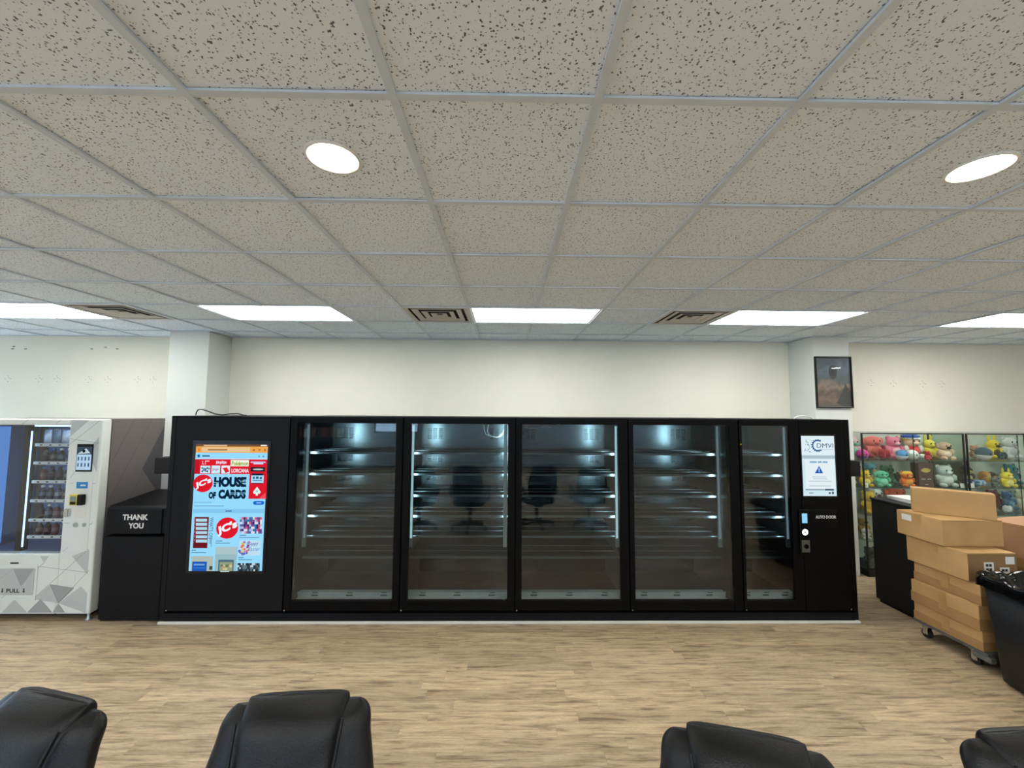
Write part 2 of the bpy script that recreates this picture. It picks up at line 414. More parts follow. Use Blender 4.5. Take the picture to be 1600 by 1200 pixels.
for j in range(jmin, jmax+1):
    for i in range(imin, imax+1):
        x0, x1, y0, y1 = tile_piece(i, j)
        if (i, j) in open_cells or x1-x0 < .02 or y1-y0 < .02: continue
        if y1 < .8 or abs((x0+x1)/2) > (y1)*1.3+.5: mbr.box(x0+.003, x1-.003, y0+.003, y1-.003, CE+.004, CE+.02); continue
        L, W = round(x1-x0, 3), round(y1-y0, 3); hole = (i, j) in SPOTS
        if (L, W, hole) not in tile_mesh:
            tile_mesh[(L, W, hole)] = (ring_tile(L-.006, W-.006, .092) if hole else Bx(-L/2+.003, L/2-.003, -W/2+.003, W/2-.003, .004, .02)).mesh('ceiling_tile', [M_TILE])
        o = bpy.data.objects.new('ceiling_tile', tile_mesh[(L, W, hole)]); COL.objects.link(o); o.parent = ceiling
        o.location = Vector(((x0+x1)/2, (y0+y1)/2, CE))-co; tcount += 1
        o.location.z += RND.choice([0, 0, .001, .002])
        o.rotation_euler = (RND.uniform(-.002, .002), RND.uniform(-.002, .002), 0)
obj('tile_field', mbr, M_TILE, ceiling, kind='stuff')
for i in range(imin, imax+2):
    if not XL < gx(i) < XR: continue
    cuts = sorted(j for (a_, j) in LIGHTS if a_+1 == i); y = YB
    for j in cuts+[None]:
        ye = YF-.02 if j is None else gy(j)
        obj('grid_bar', Bx(gx(i)-hb, gx(i)+hb, y, ye, CE-.006, CE+.003), M_GRID, ceiling)
        if j is not None: y = gy(j+1)
for j in range(jmin, jmax+2):
    if YB < gy(j) < YF:
        mb = MB()
        for i in range(imin, imax+1):
            x0, x1 = max(gx(i)+hb, XL), min(gx(i+1)-hb, XR)
            if x1 > x0 and not ((i, j) in open_cells and (i, j-1) in open_cells): mb.box(x0, x1, gy(j)-hb, gy(j)+hb, CE-.005, CE+.003)
        obj('cross_bar', mb, M_GRID, ceiling)
for yy, n_ in ((YF-.012, 0),): obj('edge_bar', Bx(XL, XR, YF-.02, YF, CE-.003, CE+.002), M_GRID, ceiling)

# --- walls
def windowed(axis, pos, th, a0, a1, z1, ops):
    """wall slab with openings; ops = [(a0, a1, z0, z1)] sorted"""
    mb = MB()
    def bx(p, q, r, s):
        if q-p < 1e-3 or s-r < 1e-3: return
        if axis == 'x': mb.box(p, q, pos, pos+th, r, s)
        else: mb.box(pos, pos+th, p, q, r, s)
    cur = a0
    for (p, q, r, s) in ops:
        bx(cur, p, -.006, z1); bx(p, q, -.006, r); bx(p, q, s, z1); cur = q
    bx(cur, a1, -.006, z1)
    return mb
wall_back = obj('wall_back', Bx(XL, XR, YF, YF+.1, -.006, CE+.14), M_WALL, kind='structure', label='off-white painted back wall behind the cabinets')
OPL = [(-5.9, -4.1, .35, 2.6), (-3.6, -1.4, .35, 2.6), (3.2, 4.95, .35, 2.4)]  # rearmost window added for ceiling light; the others inferred from bluish daylight
OPR = [(-7.1, -4.9, 1.62, 2.66), (-4.4, -2.9, 1.15, 2.66), (-2.4, -.2, 1.62, 2.66), (.2, 2.4, 1.62, 2.66), (2.8, 5.0, 1.62, 2.66), (5.3, 7.2, 1.62, 2.66)]  # high windows added as daylight fill; only the low-silled one is mirrored
wall_left = obj('wall_left', windowed('y', XL-.1, .1, YB, YF, CE+.14, OPL), M_WALL, kind='structure', label='off-white side wall with tall shop windows')
wall_right = obj('wall_right', Bx(XR, XR+.1, YB, YF, -.006, CE+.14), M_WALL, kind='structure', label='off-white side wall beyond the showcases')
wall_front = obj('wall_front', windowed('x', YB-.1, .1, XL, XR, CE+.14, OPR), M_WALL2, kind='structure', label='dark wall behind the photographer with one mirrored window and added high ones')
wn_ = 0
for axis, pos, ops in (('y', XL-.06, OPL), ('x', YB-.06, OPR)):
    for (p, q, r, s_) in ops:
        wn_ += 1
        def fb(a, b_, z0, z1, mb):
            return mb.box(a, b_, pos-.02, pos+.04, z0, z1) if axis == 'x' else mb.box(pos-.02, pos+.04, a, b_, z0, z1)
        mb = MB(); fb(p, p+.05, r, s_, mb); fb(q-.05, q, r, s_, mb); fb(p+.05, q-.05, r, r+.05, mb); fb(p+.05, q-.05, s_-.05, s_, mb); fb((p+q)/2-.02, (p+q)/2+.02, r+.05, s_-.05, mb)
        fr = obj('window_%d' % wn_, mb, M_BLACKM, kind='structure', label='black framed shop window letting in daylight, several added as fill')
        mb = MB()
        for k0, k1 in ((p+.05, (p+q)/2-.02), ((p+q)/2+.02, q-.05)):
            mb = MB()
            if axis == 'x': mb.box(k0, k1, pos+.005, pos+.011, r+.05, s_-.05)
            else: mb.box(pos+.005, pos+.011, k0, k1, r+.05, s_-.05)
            obj('pane', mb, M_WGLASS, fr)
obj('ground_outside', Bx(XL-30, XR+12, YB-30, YF+12, -.3, -.2), mat('pavement', (186, 186, 184), .9, noise=(.7, .05)), kind='structure', label='pale pavement outside the shop windows')  # kept pale to bounce the added sun up to the ceiling
# piers that stand out of the back wall on either side of the cabinets
colL = obj('column', Bx(-3.97, -3.51, 4.81, YF-.001, -.006, CE-.003), M_COL, kind='structure', label='white square pier at the left of the cabinets', bevel=.004)
colR = obj('column', Bx(3.68, 4.118, 4.78, YF-.001, -.006, CE-.003), M_COL, kind='structure', label='white square pier carrying the framed poster', bevel=.004)
# screw holes left in the wall
mb = MB()
for (x, z) in [(-5.90, 2.249), (-5.674, 2.251), (-6.284, 2.246), (-5.283, 2.245), (-5.045, 2.247), (-4.67, 2.25), (-4.478, 2.251), (4.759, 2.279), (5.055, 2.273), (5.444, 2.268), (5.698, 2.27)]:
    for dx, dz in ((0, .035), (0, -.035), (-.035, 0), (.035, 0), (.012, .012)): mb.cyl((x+dx, YF-.0015, z+dz), (x+dx, YF+.01, z+dz), .0042, n=6)
for (x, z) in [(-6.25, 2.66), (-6.26, 2.63), (-6.1, 2.63), (-5.274, 2.637), (-5.1, 2.66), (-4.954, 2.64)]: mb.box(x-.016, x+.016, YF-.0015, YF+.01, z-.005, z+.005)
obj('screw_hole', mb, mat('hole_grey', (70, 68, 64), .9, noise=(30, .1)), wall_back, kind='stuff', label='clusters of small dark screw holes')

# ================================================================== CEILING FITTINGS
LBL = {(-8, 4): 'bright rectangular ceiling light above the vending machine at the photo edge',
       (-4, 4): 'bright rectangular ceiling light above the tall black touchscreen kiosk',
       (0, 4): 'bright rectangular ceiling light above the middle pair of glass doors',
       (4, 4): 'bright rectangular ceiling light beside the pier with the framed poster',
       (8, 4): 'bright rectangular ceiling light above the plush toy showcases at the photo edge'}
for (i, j) in LIGHTS:
    x0, x1, y0, y1 = gx(i)+.014, gx(i+2)-.014, gy(j)+.014, gy(j+1)-.014
    t = thing('ceiling_light', LBL.get((i, j)) or '%s ceiling light panel in the %s row behind the camera' % ({-8: 'first', -4: 'second', 0: 'third', 4: 'fourth', 8: 'fifth'}[i], 'near' if j == -4 else 'far'), 'ceiling light', ((x0+x1)/2, (y0+y1)/2, CE+.001), 0, 'flat panel ceiling lights')
    mb = MB(); e_ = .016
    mb.box(x0, x1, y0, y0+e_, CE-.0, CE+.03).box(x0, x1, y1-e_, y1, CE, CE+.03).box(x0, x0+e_, y0+e_, y1-e_, CE, CE+.03).box(x1-e_, x1, y0+e_, y1-e_, CE, CE+.03).box(x0, x1, y0, y1, CE+.03, CE+.045)
    obj('frame', mb, M_WHITE, t)
    obj('diffuser', Bx(x0+e_, x1-e_, y0+e_, y1-e_, CE+.006, CE+.012), M_PANEL, t)
VL = {(-1, 4): 'square ceiling air vent at the left end of the middle light panel', (3, 4): 'square ceiling air vent between the middle light panel and the poster pier', (-6, 4): 'square ceiling air vent above the vending machine side'}
M_VENT = mat('vent_metal', (186, 184, 176), .45, noise=(8, .05))
for (i, j) in VENTS:
    cx, cy = gx(i)+S/2, gy(j)+S/2
    t = thing('ceiling_vent', VL[(i, j)], 'air vent', (cx, cy, CE-.002), 0, 'square ceiling air vents')
    h = S/2-.014
    obj('shade_plate', Bx(cx-h, cx+h, cy-h, cy+h, CE+.04, CE+.05), M_DARK, t)  # dark plate added so the louver gaps read as shade
    def sq_ring(ro, ri, zo, zi):
        """square frame, outer half-size ro at height zo, inner ri at zi"""
        vs_ = []
        for (q, z) in ((ro, zo), (ri, zi), (ri, zi+.004), (ro, zo+.004)):
            vs_ += [(cx-q, cy-q, z), (cx+q, cy-q, z), (cx+q, cy+q, z), (cx-q, cy+q, z)]
        fs = []
        for k in range(4):
            m_ = (k+1) % 4
            for L in range(4): fs.append((L*4+k, ((L+1) % 4)*4+k, ((L+1) % 4)*4+m_, L*4+m_))
        return MB().add(vs_, fs)
    obj('frame', sq_ring(h, h-.035, CE-.003, CE-.003), M_VENT, t)
    for ro, ri in ((.228, .178), (.150, .104)):
        obj('louver', sq_ring(ro, ri, CE-.004, CE+.006), M_VENT, t)
    obj('center_plate', sq_ring(.075, .028, CE-.004, CE+.008), M_VENT, t)
SL = {(-1, 0): 'round glowing downlight in the tile up and left of the middle', (3, 0): 'round glowing downlight in the tile at the upper right'}
for (i, j) in SPOTS:
    cx, cy = gx(i)+S/2, gy(j)+S/2
    t = thing('downlight', SL.get((i, j)) or 'round ceiling downlight outside the photo, %s' % {7: 'one tile field past the upper right lamp', 11: 'mirrored in the framed poster', -5: 'over the trash can side', -9: 'near the side windows'}[i], 'ceiling light', (cx, cy, CE), 0, 'round ceiling downlights')
    n = 40
    mb = MB(); pr = [(.098, .0035), (.1, -.003), (.092, -.006), (.086, -.004), (.084, .002), (.084, .03)]
    vs_ = []; fs = []
    for r, z in pr: vs_ += [(cx+r*cos(2*pi*k/n), cy+r*sin(2*pi*k/n), CE+z) for k in range(n)]
    for q in range(len(pr)-1):
        for k in range(n): fs.append((q*n+k, (q+1)*n+k, (q+1)*n+(k+1) % n, q*n+(k+1) % n))
    mb.add(vs_, fs, 0, True)
    obj('trim_ring', mb, M_WHITE, t)
    obj('lamp_lens', MB().cyl((cx, cy, CE+.001), (cx, cy, CE+.006), .083, n=n), M_SPOT, t)

# ================================================================== COOLER WALL
YC = 3.74            # front plane of the doors
YK = 4.52            # back panels
YE = 4.62            # rear of the cabinets
SHZ = [1.475, 1.275, 1.076, .885, .695, .505]
def cooler(x0, x1, gx0, gx1, label, led, name='cooler_cabinet', bay=None, cat='display cooler', strip=None):
    """one glass-door unit from x0 to x1; glass from gx0 to gx1; led = sides ('L','R') with a light strip; bay = interior limits"""
    t = thing(name, label, cat, ((x0+x1)/2, (YC+YE)/2, 0), 0, 'glass door coolers standing side by side')
    b0, b1 = bay or (x0+.012, x1-.012)
    # shell
    obj('side_panel', Bx(x0+.001, b0, YC+.06, YE, .08, 1.80), M_INNER, t); obj('side_panel', Bx(b1, x1-.001, YC+.06, YE, .08, 1.80), M_INNER, t)
    obj('top_panel', Bx(x0+.001, x1-.001, YC+.0, YE, 1.80, 1.818), M_BLACK, t, bevel=.003)
    obj('floor_panel', Bx(b0, b1, YC+.06, YE, .12, .15), M_INNER, t)
    bk = obj('back_panel', Bx(b0, b1, YK, YE-.002, .15, 1.80), M_BACKP, t)
    # louvre slots in three columns at each end, eight rows under each shelf
    mb = MB()
    for side in (0, 1):
        for zt in [1.72]+SHZ[:4]:
            for r in range(8):
                for k in range(3):
                    xa = (b0+.06+k*.06) if side == 0 else (b1-.06-.045-k*.06)
                    zz = zt-.035-r*.0155
                    mb.add([(xa, YK-.0005, zz), (xa+.045, YK-.0005, zz), (xa+.045, YK-.004, zz-.006), (xa, YK-.004, zz-.006)], [(0, 1, 2, 3)], 0)
    obj('louver', mb, M_DARK, bk, kind='stuff')
    # shelves: front lip, sheet and two bright cross rods
    for z in SHZ:
        sh = obj('shelf', Bx(b0+.004, b1-.004, YC+.2, YK-.004, z-.008, z-.002), M_INNER, t)
        obj('front_lip', Bx(b0+.004, b1-.004, YC+.19, YC+.2, z-.016, z+.006), M_SHELF, sh, bevel=.003)
        for yy in (YC+.36, YC+.52):
            obj('cross_rod', MB().cyl((b0+.004, yy, z+.003), (b1-.004, yy, z+.003), .006, n=8), M_SHELF, sh)
    # bottom rail with its dark marks
    rl = obj('bottom_rail', Bx(b0+.004, b1-.004, YC+.13, YC+.2, .15, .205).box(b0+.004, b1-.004, YC+.125, YC+.13, .205, .215).box(b0+.004, b1-.004, YC+.1, YC+.13, .15, .163), M_RAIL, t)
    mb = MB()
    for k in range(3):
        xx = b0+(b1-b0)*(.17+.33*k); mb.box(xx-.03, xx+.03, YC+.1285, YC+.13, .18, .189); mb.box(xx-.02, xx+.03, YC+.124, YC+.125, .207, .213)
    obj('rail_mark', mb, M_INK, rl, kind='stuff')
    # light strips
    for sd in led:
        xa, xb = (b0+.028, b0+.062) if sd == 'L' else (b1-.062, b1-.028)
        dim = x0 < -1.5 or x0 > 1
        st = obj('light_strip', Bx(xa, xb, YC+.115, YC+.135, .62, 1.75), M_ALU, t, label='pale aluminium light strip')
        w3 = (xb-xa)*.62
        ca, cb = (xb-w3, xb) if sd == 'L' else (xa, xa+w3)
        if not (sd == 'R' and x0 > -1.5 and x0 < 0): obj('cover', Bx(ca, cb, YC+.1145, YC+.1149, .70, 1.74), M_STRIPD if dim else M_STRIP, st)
        sg = 1 if sd == 'L' else -1; xm = xb if sd == 'L' else xa
        # lamp faces the back of the cabinet
        obj('diffuser', Bx(min(xm-sg*.004, xm-sg*.028), max(xm-sg*.004, xm-sg*.028), YC+.1355, YC+.1362, .72, 1.74), M_LED, st)
    # door
    z0, z1 = .108, 1.803
    d = obj('door', Bx(x0+.006, gx0, YC, YC+.045, z0, z1).box(gx1, x1-.004, YC, YC+.045, z0, z1).box(gx0, gx1, YC, YC+.045, z0, .19).box(gx0, gx1, YC, YC+.045, 1.756, z1), M_FRAME, t, bevel=.003)
    obj('glass_pane', Bx(gx0, gx1, YC+.012, YC+.018, .19, 1.756), M_GLASS, d)
    for xx in ((x0+.02),):
        obj('hinge_pin', MB().cyl((xx, YC-.004, .112), (xx, YC+.01, .112), .006, n=10), M_CHROME, d, label='small bright hinge pin')
    # plinth
    obj('plinth', Bx(x0, x1, YC+.005, YC+.04, .022, .084).box(x0, x1, YC+.04, YE, .0, .08), M_BLACK, t)
    obj('floor_strip', Bx(x0, x1, YC-.018+(strip or 0), YC+.0045, 0, .02), M_WHITE, t, bevel=.004, label='white strip along the floor')
    return t

# ---- kiosk with the tall touchscreen
X0, X1, X2, X3, X4, X5, X6 = -3.022, -1.955, -.932, .092, 1.125, 2.15, 3.185
K = thing('touchscreen_kiosk', 'tall black kiosk cabinet with a portrait touchscreen showing a card shop page', 'kiosk', ((X0+X1)/2, (YC+YE)/2, 0))
obj('cabinet_body', Bx(X0+.002, X1-.002, YC+.046, YE, .08, 1.80), M_BLACK, K)
obj('side_trim', Bx(X0, X0+.042, YC, YC+.045, .084, 1.812), M_BLACK, K, bevel=.003)
obj('top_panel', Bx(X0, X1, YC, YE, 1.801, 1.814), M_BLACK, K, bevel=.003)
fp = obj('front_panel', Bx(X0+.045, X1-.004, YC, YC+.045, .106, 1.80), M_BLACK, K, bevel=.003)
obj('hinge_pin', MB().cyl((X0+.06, YC-.004, .112), (X0+.06, YC+.01, .112), .006, n=10), M_CHROME, fp, label='small bright hinge pin')
obj('plinth', Bx(X0, X1, YC+.005, YC+.04, .022, .084).box(X0, X1, YC+.04, YE, 0, .08), M_BLACK, K)
obj('floor_strip', Bx(X0, X1, YC-.018, YC+.0045, 0, .02), M_WHITE, K, bevel=.004, label='white strip along the floor')
bz = obj('screen_bezel', Bx(-2.815, -2.118, YC-.006, YC-.0005, .425, 1.597), M_BLACK2, K, bevel=.003, label='glossy black bezel of the touchscreen')

# page shown on the screen
SE = .575
PAL = {}
def pal(*rgb):
    k = 'screen_%d_%d_%d' % rgb
    return glow(k, rgb, SE)
class Page:
    """collects flat lit shapes of one screen; each colour is a slot of one mesh"""
    def __init__(s, y): s.mb = MB(); s.cols = []; s.y = y; s.d = 0
    def mi(s, c):
        if c not in s.cols: s.cols.append(c)
        return s.cols.index(c)
    def yy(s): s.d += 1; return s.y-s.d*.00002
    def rect(s, x0, x1, z0, z1, c): s.mb.rect(x0, x1, z0, z1, s.yy(), s.mi(c))
    def poly(s, pts, c): y = s.yy(); s.mb.quad([(p[0], y, p[1]) for p in pts], s.mi(c))
    def disc(s, x, z, r, c, rz=None): s.mb.disc(x, z, s.yy(), r, s.mi(c), rz=rz)
    def text(s, t, x, z, c, **k): s.mb.text(t, x, z, s.yy(), mi=s.mi(c), **k)
    def build(s, name, parent): return obj(name, s.mb, [pal(*c) for c in s.cols], parent)
DX0, DX1, DZ0, DZ1 = -2.785, -2.144, .452, 1.560
def sx(x, y):
    t = (y-80)/1070.0; l = 103-68*t; r = 700-48*t
    return DX0+(DX1-DX0)*(x-l)/(r-l)
def sz(y): return DZ1-(DZ1-DZ0)*(y-80)/1070.0
pg = Page(YC-.0065)
BL = (150, 219, 253); RED = (222, 26, 44); DRED = (196, 22, 40); WH = (236, 247, 255); NV = (10, 34, 60)
def R_(x0, x1, y0, y1, c):
    ym = (y0+y1)/2; pg.rect(sx(x0, ym), sx(x1, ym), sz(y1), sz(y0), c)
def T_(t, x0, x1, y0, y1, c, **k):
    ym = (y0+y1)/2; pg.text(t, (sx(x0, ym)+sx(x1, ym))/2, sz(ym), c, w=abs(sx(x1, ym)-sx(x0, ym)), h=abs(sz(y0)-sz(y1)), **k)
pg.rect(DX0, DX1, DZ0, DZ1, BL)
pg.rect(DX0, DX1, sz(100), DZ1, (120, 84, 56)); pg.rect(DX0, DX1, sz(152), sz(98), (238, 166, 84)); R_(150, 550, 106, 146, (232, 196, 150))
R_(640, 690, 82, 94, (240, 236, 230)); R_(165, 360, 84, 96, (214, 190, 160))
R_(118, 134, 112, 138, (214, 132, 60)); R_(575, 590, 120, 136, (170, 96, 40)); R_(620, 640, 122, 130, (170, 96, 40)); R_(668, 680, 118, 138, (170, 96, 40))
R_(200, 360, 122, 132, (150, 110, 70))
pg.disc(sx(123, 180), sz(180), .013, (24, 96, 176)); R_(152, 215, 175, 186, (40, 84, 130)); R_(620, 630, 176, 186, (70, 110, 150)); R_(655, 668, 176, 186, (70, 110, 150))
pg.rect(DX0, DX1, sz(206), sz(202), (226, 240, 250))
pg.rect(DX0, DX1, sz(335), sz(208), RED); R_(542, 690, 330, 545, RED); R_(92, 130, 208, 335, DRED)
R_(152, 158, 222, 254, (246, 190, 196)); R_(158, 168, 248, 254, (246, 190, 196)); R_(176, 182, 222, 254, (246, 190, 196)); R_(176, 212, 220, 228, (246, 190, 196))
for k in range(6): R_(268+15*k, 279+15*k, 222+(k % 3)*3, 250-(k % 2)*5, (238, 214, 240))
R_(388, 540, 214, 268, (246, 252, 232)); T_('Pokémon', 396, 536, 222, 262, (150, 170, 40), bold=.03); T_('LORCANA', 396, 540, 288, 322, (252, 236, 246), bold=.03)
R_(136, 218, 264, 328, (206, 236, 250)); R_(229, 300, 262, 330, (206, 236, 250)); R_(311, 382, 262, 330, (236, 240, 248))
for k in range(9): R_(146+7*(k % 5)*2, 158+7*(k % 5)*2, 276+18*(k//5)+(k % 3)*5, 292+18*(k//5)+(k % 3)*5, [(40, 92, 130), (70, 130, 150), (26, 60, 96)][k % 3])
for k in range(6): R_(238+9*k, 245+9*k, 285+(k % 2)*6, 308-(k % 3)*4, [(232, 120, 160), (90, 150, 210)][k % 2])
pg.poly([(sx(322, 290), sz(284)), (sx(358, 280), sz(276)), (sx(376, 310), sz(308)), (sx(342, 320), sz(320))], (222, 44, 56))
pg.poly([(sx(342, 320), sz(320)), (sx(376, 310), sz(308)), (sx(376, 312), sz(314)), (sx(342, 326), sz(326))], (120, 20, 40))
R_(556, 680, 226, 238, (196, 190, 236)); R_(580, 660, 238, 250, (214, 220, 246))
R_(556, 676, 274, 312, (34, 38, 46)); pg.disc(sx(618, 294), sz(294), .05, (132, 150, 150), rz=.009); R_(580, 655, 290, 298, (220, 228, 226))
R_(566, 660, 328, 345, (20, 40, 66)); R_(560, 664, 345, 410, (166, 222, 246)); R_(575, 590, 356, 376, (44, 92, 130)); R_(600, 622, 354, 374, (44, 92, 130)); R_(632, 650, 358, 376, (44, 92, 130)); R_(575, 650, 384, 392, (80, 140, 176)); R_(568, 655, 410, 418, (120, 20, 36))
def spade(x, z, r, c, c2):
    pg.poly([(x, z+r*1.15), (x+r*.55, z+r*.45), (x+r*.95, z-r*.15), (x+r*.7, z-r*.6), (x+r*.25, z-r*.5), (x+r*.3, z-r), (x-r*.3, z-r), (x-r*.25, z-r*.5), (x-r*.7, z-r*.6), (x-r*.95, z-r*.15), (x-r*.55, z+r*.45)], c)
    pg.disc(x, z+r*.05, r*.3, c2)
spade(sx(608, 482), sz(482), .036, (232, 246, 240), (150, 210, 190))
pg.poly([(sx(620, 545), sz(545)), (sx(682, 490), sz(490)), (sx(682, 545), sz(545))], (240, 76, 92))
pg.disc(sx(158, 415), sz(415), .086, RED, rz=.078)
pg.text("JC's", sx(160, 415), sz(414), WH, w=.15, h=.062, bold=.05, rot=radians(22), shear=.2)
T_('HOUSE', 250, 520, 358, 446, NV, bold=.07); T_('OF', 205, 266, 486, 546, NV, bold=.07); T_('CARDS', 286, 516, 466, 546, NV, bold=.07)
for y in (386, 398, 412): R_(484, 522, y, y+4, BL)
for y in (404, 424): R_(248, 292, y, y+4, BL)
for y in (492, 504): R_(380, 500, y, y+3, BL)
T_("JC's House of Cards", 85, 230, 570, 582, (30, 60, 96)); R_(85, 335, 604, 609, (96, 140, 172))
R_(592, 654, 563, 595, (20, 104, 206)); pg.disc(sx(592, 579), sz(579), .0166, (20, 104, 206)); pg.disc(sx(654, 579), sz(579), .0166, (20, 104, 206)); R_(604, 644, 576, 582, (200, 226, 246))
R_(72, 670, 630, 666, (132, 200, 240)); R_(345, 398, 644, 653, (40, 80, 120))
# left column
R_(80, 200, 700, 960, (110, 26, 34))
for k in range(6): R_(98, 192, 714+35*k, 738+35*k, (176, 216, 236)); R_(84, 94, 706+35*k, 730+35*k, (190, 90, 96))
pg.text("WHAT'S ON", sx(226, 800), sz(792), (40, 66, 92), w=.185, h=.034, rot=-pi/2)
R_(214, 222, 880, 925, (96, 130, 156)); R_(226, 232, 870, 950, (120, 154, 180))
R_(60, 100, 976, 982, (70, 100, 130)); R_(60, 182, 994, 1000, (70, 100, 130))
R_(57, 240, 1027, 1150, (176, 186, 178)); R_(66, 188, 1072, 1150, (30, 92, 182)); R_(80, 170, 1090, 1104, (110, 160, 214)); R_(76, 176, 1120, 1128, (60, 120, 200)); R_(210, 236, 1110, 1140, (60, 70, 70))
# middle column
ox, oz, orr = sx(360, 792), sz(792), .1
pg.poly([(ox+orr*cos(pi/8+k*pi/4)*1.0, oz+orr*.92*sin(pi/8+k*pi/4)) for k in range(8)], RED)
pg.disc(ox, oz, orr*.97, RED, rz=orr*.93)
pg.text("JC's", ox, oz, WH, w=.185, h=.085, bold=.05, rot=radians(22), shear=.2)
R_(262, 320, 897, 903, (70, 100, 130)); R_(262, 384, 915, 921, (70, 100, 130))
R_(258, 440, 948, 1150, (152, 186, 196)); R_(262, 436, 948, 1010, (172, 198, 200)); R_(285, 414, 1056, 1150, (80, 110, 122)); R_(296, 404, 1076, 1150, (150, 160, 128))
for k in range(10): pg.disc(sx(312+RND.random()*80, 1110), sz(1086+RND.random()*60), .012, [(206, 200, 150), (110, 120, 96), (184, 160, 120)][k % 3])
# right column
def mosaic(x0, x1, y0, y1, nx, ny, cols):
    for i in range(nx):
        for j in range(ny): R_(x0+(x1-x0)*i/nx, x0+(x1-x0)*(i+1)/nx, y0+(y1-y0)*j/ny, y0+(y1-y0)*(j+1)/ny, RND.choice(cols))
mosaic(468, 652, 700, 838, 12, 7, [(40, 50, 90), (86, 96, 150), (170, 190, 226), (214, 90, 120), (120, 60, 130), (60, 110, 170), (224, 220, 236)])
R_(466, 520, 850, 856, (70, 100, 130)); R_(462, 630, 868, 873, (70, 100, 130))
R_(460, 640, 895, 1020, (190, 222, 240))
for k in range(26):
    q = RND.random(); pg.disc(sx(466+q*80, 950), sz(905+RND.random()*105), .007+.006*RND.random(), [(120, 60, 160), (220, 190, 60), (230, 120, 90), (90, 110, 200), (200, 120, 190)][k % 5])
pg.text('Happy', sx(575, 930), sz(924), (60, 60, 150), w=.1, h=.04, shear=.3); pg.text('Easter', sx(590, 970), sz(966), (70, 130, 190), w=.1, h=.034, shear=.3)
R_(456, 500, 1035, 1041, (70, 100, 130)); R_(456, 570, 1053, 1058, (70, 100, 130))
mosaic(450, 636, 1083, 1150, 14, 4, [(30, 44, 54), (96, 120, 130), (190, 214, 222), (60, 76, 84)])
R_(305, 380, 1150, 1156, (220, 240, 250))
pg.build('screen_page', bz)

# ---- cooler units
cooler(X1, X2, -1.890, -.998, 'black glass-door cooler directly beside the touchscreen kiosk', ('L',), bay=(X1+.06, X2-.012))
c2 = cooler(X2, X3, -.862, .024, 'black glass-door cooler with lit left edge strip and two hanging white cables', ('L', 'R'), bay=(X2+.015, X3-.045))
c3 = cooler(X3, X4, .153, 1.045, 'black glass-door cooler with bright right edge strip and a white cable loop up top', ('R',), bay=(X3+.012, X4-.03))
c4 = cooler(X4, X5, 1.175, 2.068, 'black glass-door cooler next to the AUTO DOOR control cabinet', ('R',), bay=(X4+.012, X5-.09))
# hanging cables
obj('cable', MB().tube([(-.21, 3.95, 1.745), (-.205, 3.95, 1.69), (-.19, 3.95, 1.652), (-.15, 3.95, 1.635), (-.1, 3.95, 1.625), (-.05, 3.95, 1.63), (-.02, 3.95, 1.66)], .0032, 6), M_CABLEW, c2, label='thin white hanging cable')
obj('cable', MB().tube([(-.165, 3.96, 1.745), (-.175, 3.96, 1.69), (-.165, 3.96, 1.652), (-.12, 3.96, 1.63), (-.08, 3.96, 1.62), (-.03, 3.96, 1.66), (-.005, 3.96, 1.72)], .0032, 6), M_CABLEW, c2, label='thin white hanging cable')
obj('cable', MB().tube([(.16, 3.9, 1.745), (.2, 3.9, 1.725), (.27, 3.9, 1.718), (.34, 3.9, 1.725), (.4, 3.9, 1.718), (.46, 3.9, 1.735), (.5, 3.9, 1.747)], .003, 6), M_CABLEW, c3, label='thin white hanging cable')
obj('cable', MB().tube([(.15, 3.92, 1.73), (.22, 3.92, 1.71), (.3, 3.92, 1.712), (.37, 3.92, 1.735), (.43, 3.92, 1.73), (.52, 3.92, 1.75)], .003, 6), M_CABLEW, c3, label='thin white hanging cable')
# ---- control cabinet: narrow glass door and the machine panel
c5 = cooler(X5, 2.715, 2.182, 2.622, 'narrow black glass cabinet with the blue warning screen, card reader and AUTO DOOR sign', ('R',), name='control_cabinet', bay=(X5+.012, 2.703), cat='control cabinet')
c5['group'] = ''
del c5['group']
obj('machine_housing', Bx(2.7165, X6-.002, YC+.046, YE, .08, 1.80), M_BLACK, c5)
obj('side_trim', Bx(X6-.045, X6, YC, YC+.045, .084, 1.812), M_FRAME, c5, bevel=.003)
obj('housing_top', Bx(2.7165, X6, YC, YE, 1.801, 1.816), M_BLACK, c5, bevel=.003)
obj('front_panel', Bx(2.7165, X6-.048, YC, YC+.045, .108, 1.80), M_FRAME, c5, bevel=.003)
obj('plinth', Bx(2.7165, X6+.004, YC+.005, YC+.04, .022, .084).box(2.7165, X6, YC+.04, YE, 0, .08), M_BLACK, c5)
obj('floor_strip', Bx(2.7165, X6+.004, YC-.018, YC+.0045, 0, .02), M_WHITE, c5, bevel=.004, label='white strip along the floor')
obj('hinge_pin', MB().cyl((X6-.065, YC-.004, .118), (X6-.065, YC+.01, .118), .006, n=10), M_CHROME, c5, label='small bright hinge pin')
obj('lock_pin', MB().cyl((2.166, YC-.006, 1.585), (2.166, YC+.01, 1.585), .007, n=10), mat('brass', (196, 150, 70), .25, metal=1, noise=(30, .05)), c5, label='small brass lock pin')
sb = obj('screen_bezel', Bx(2.718, 3.05, YC-.006, YC-.0005, 1.1, 1.685), M_BLACK2, c5, bevel=.003)
pg = Page(YC-.0065)
U0, U1, V0, V1 = 2.727, 3.035, 1.119, 1.665
def ux(x, y): t = (y-472)/310.0; l = 68+14*t; return U0+(U1-U0)*(x-l)/172.0
def uz(y): return V1-(V1-V0)*(y-472)/310.0
def Q_(x0, x1, y0, y1, c): ym = (y0+y1)/2; pg.rect(ux(x0, ym), ux(x1, ym), uz(y1), uz(y0), c)
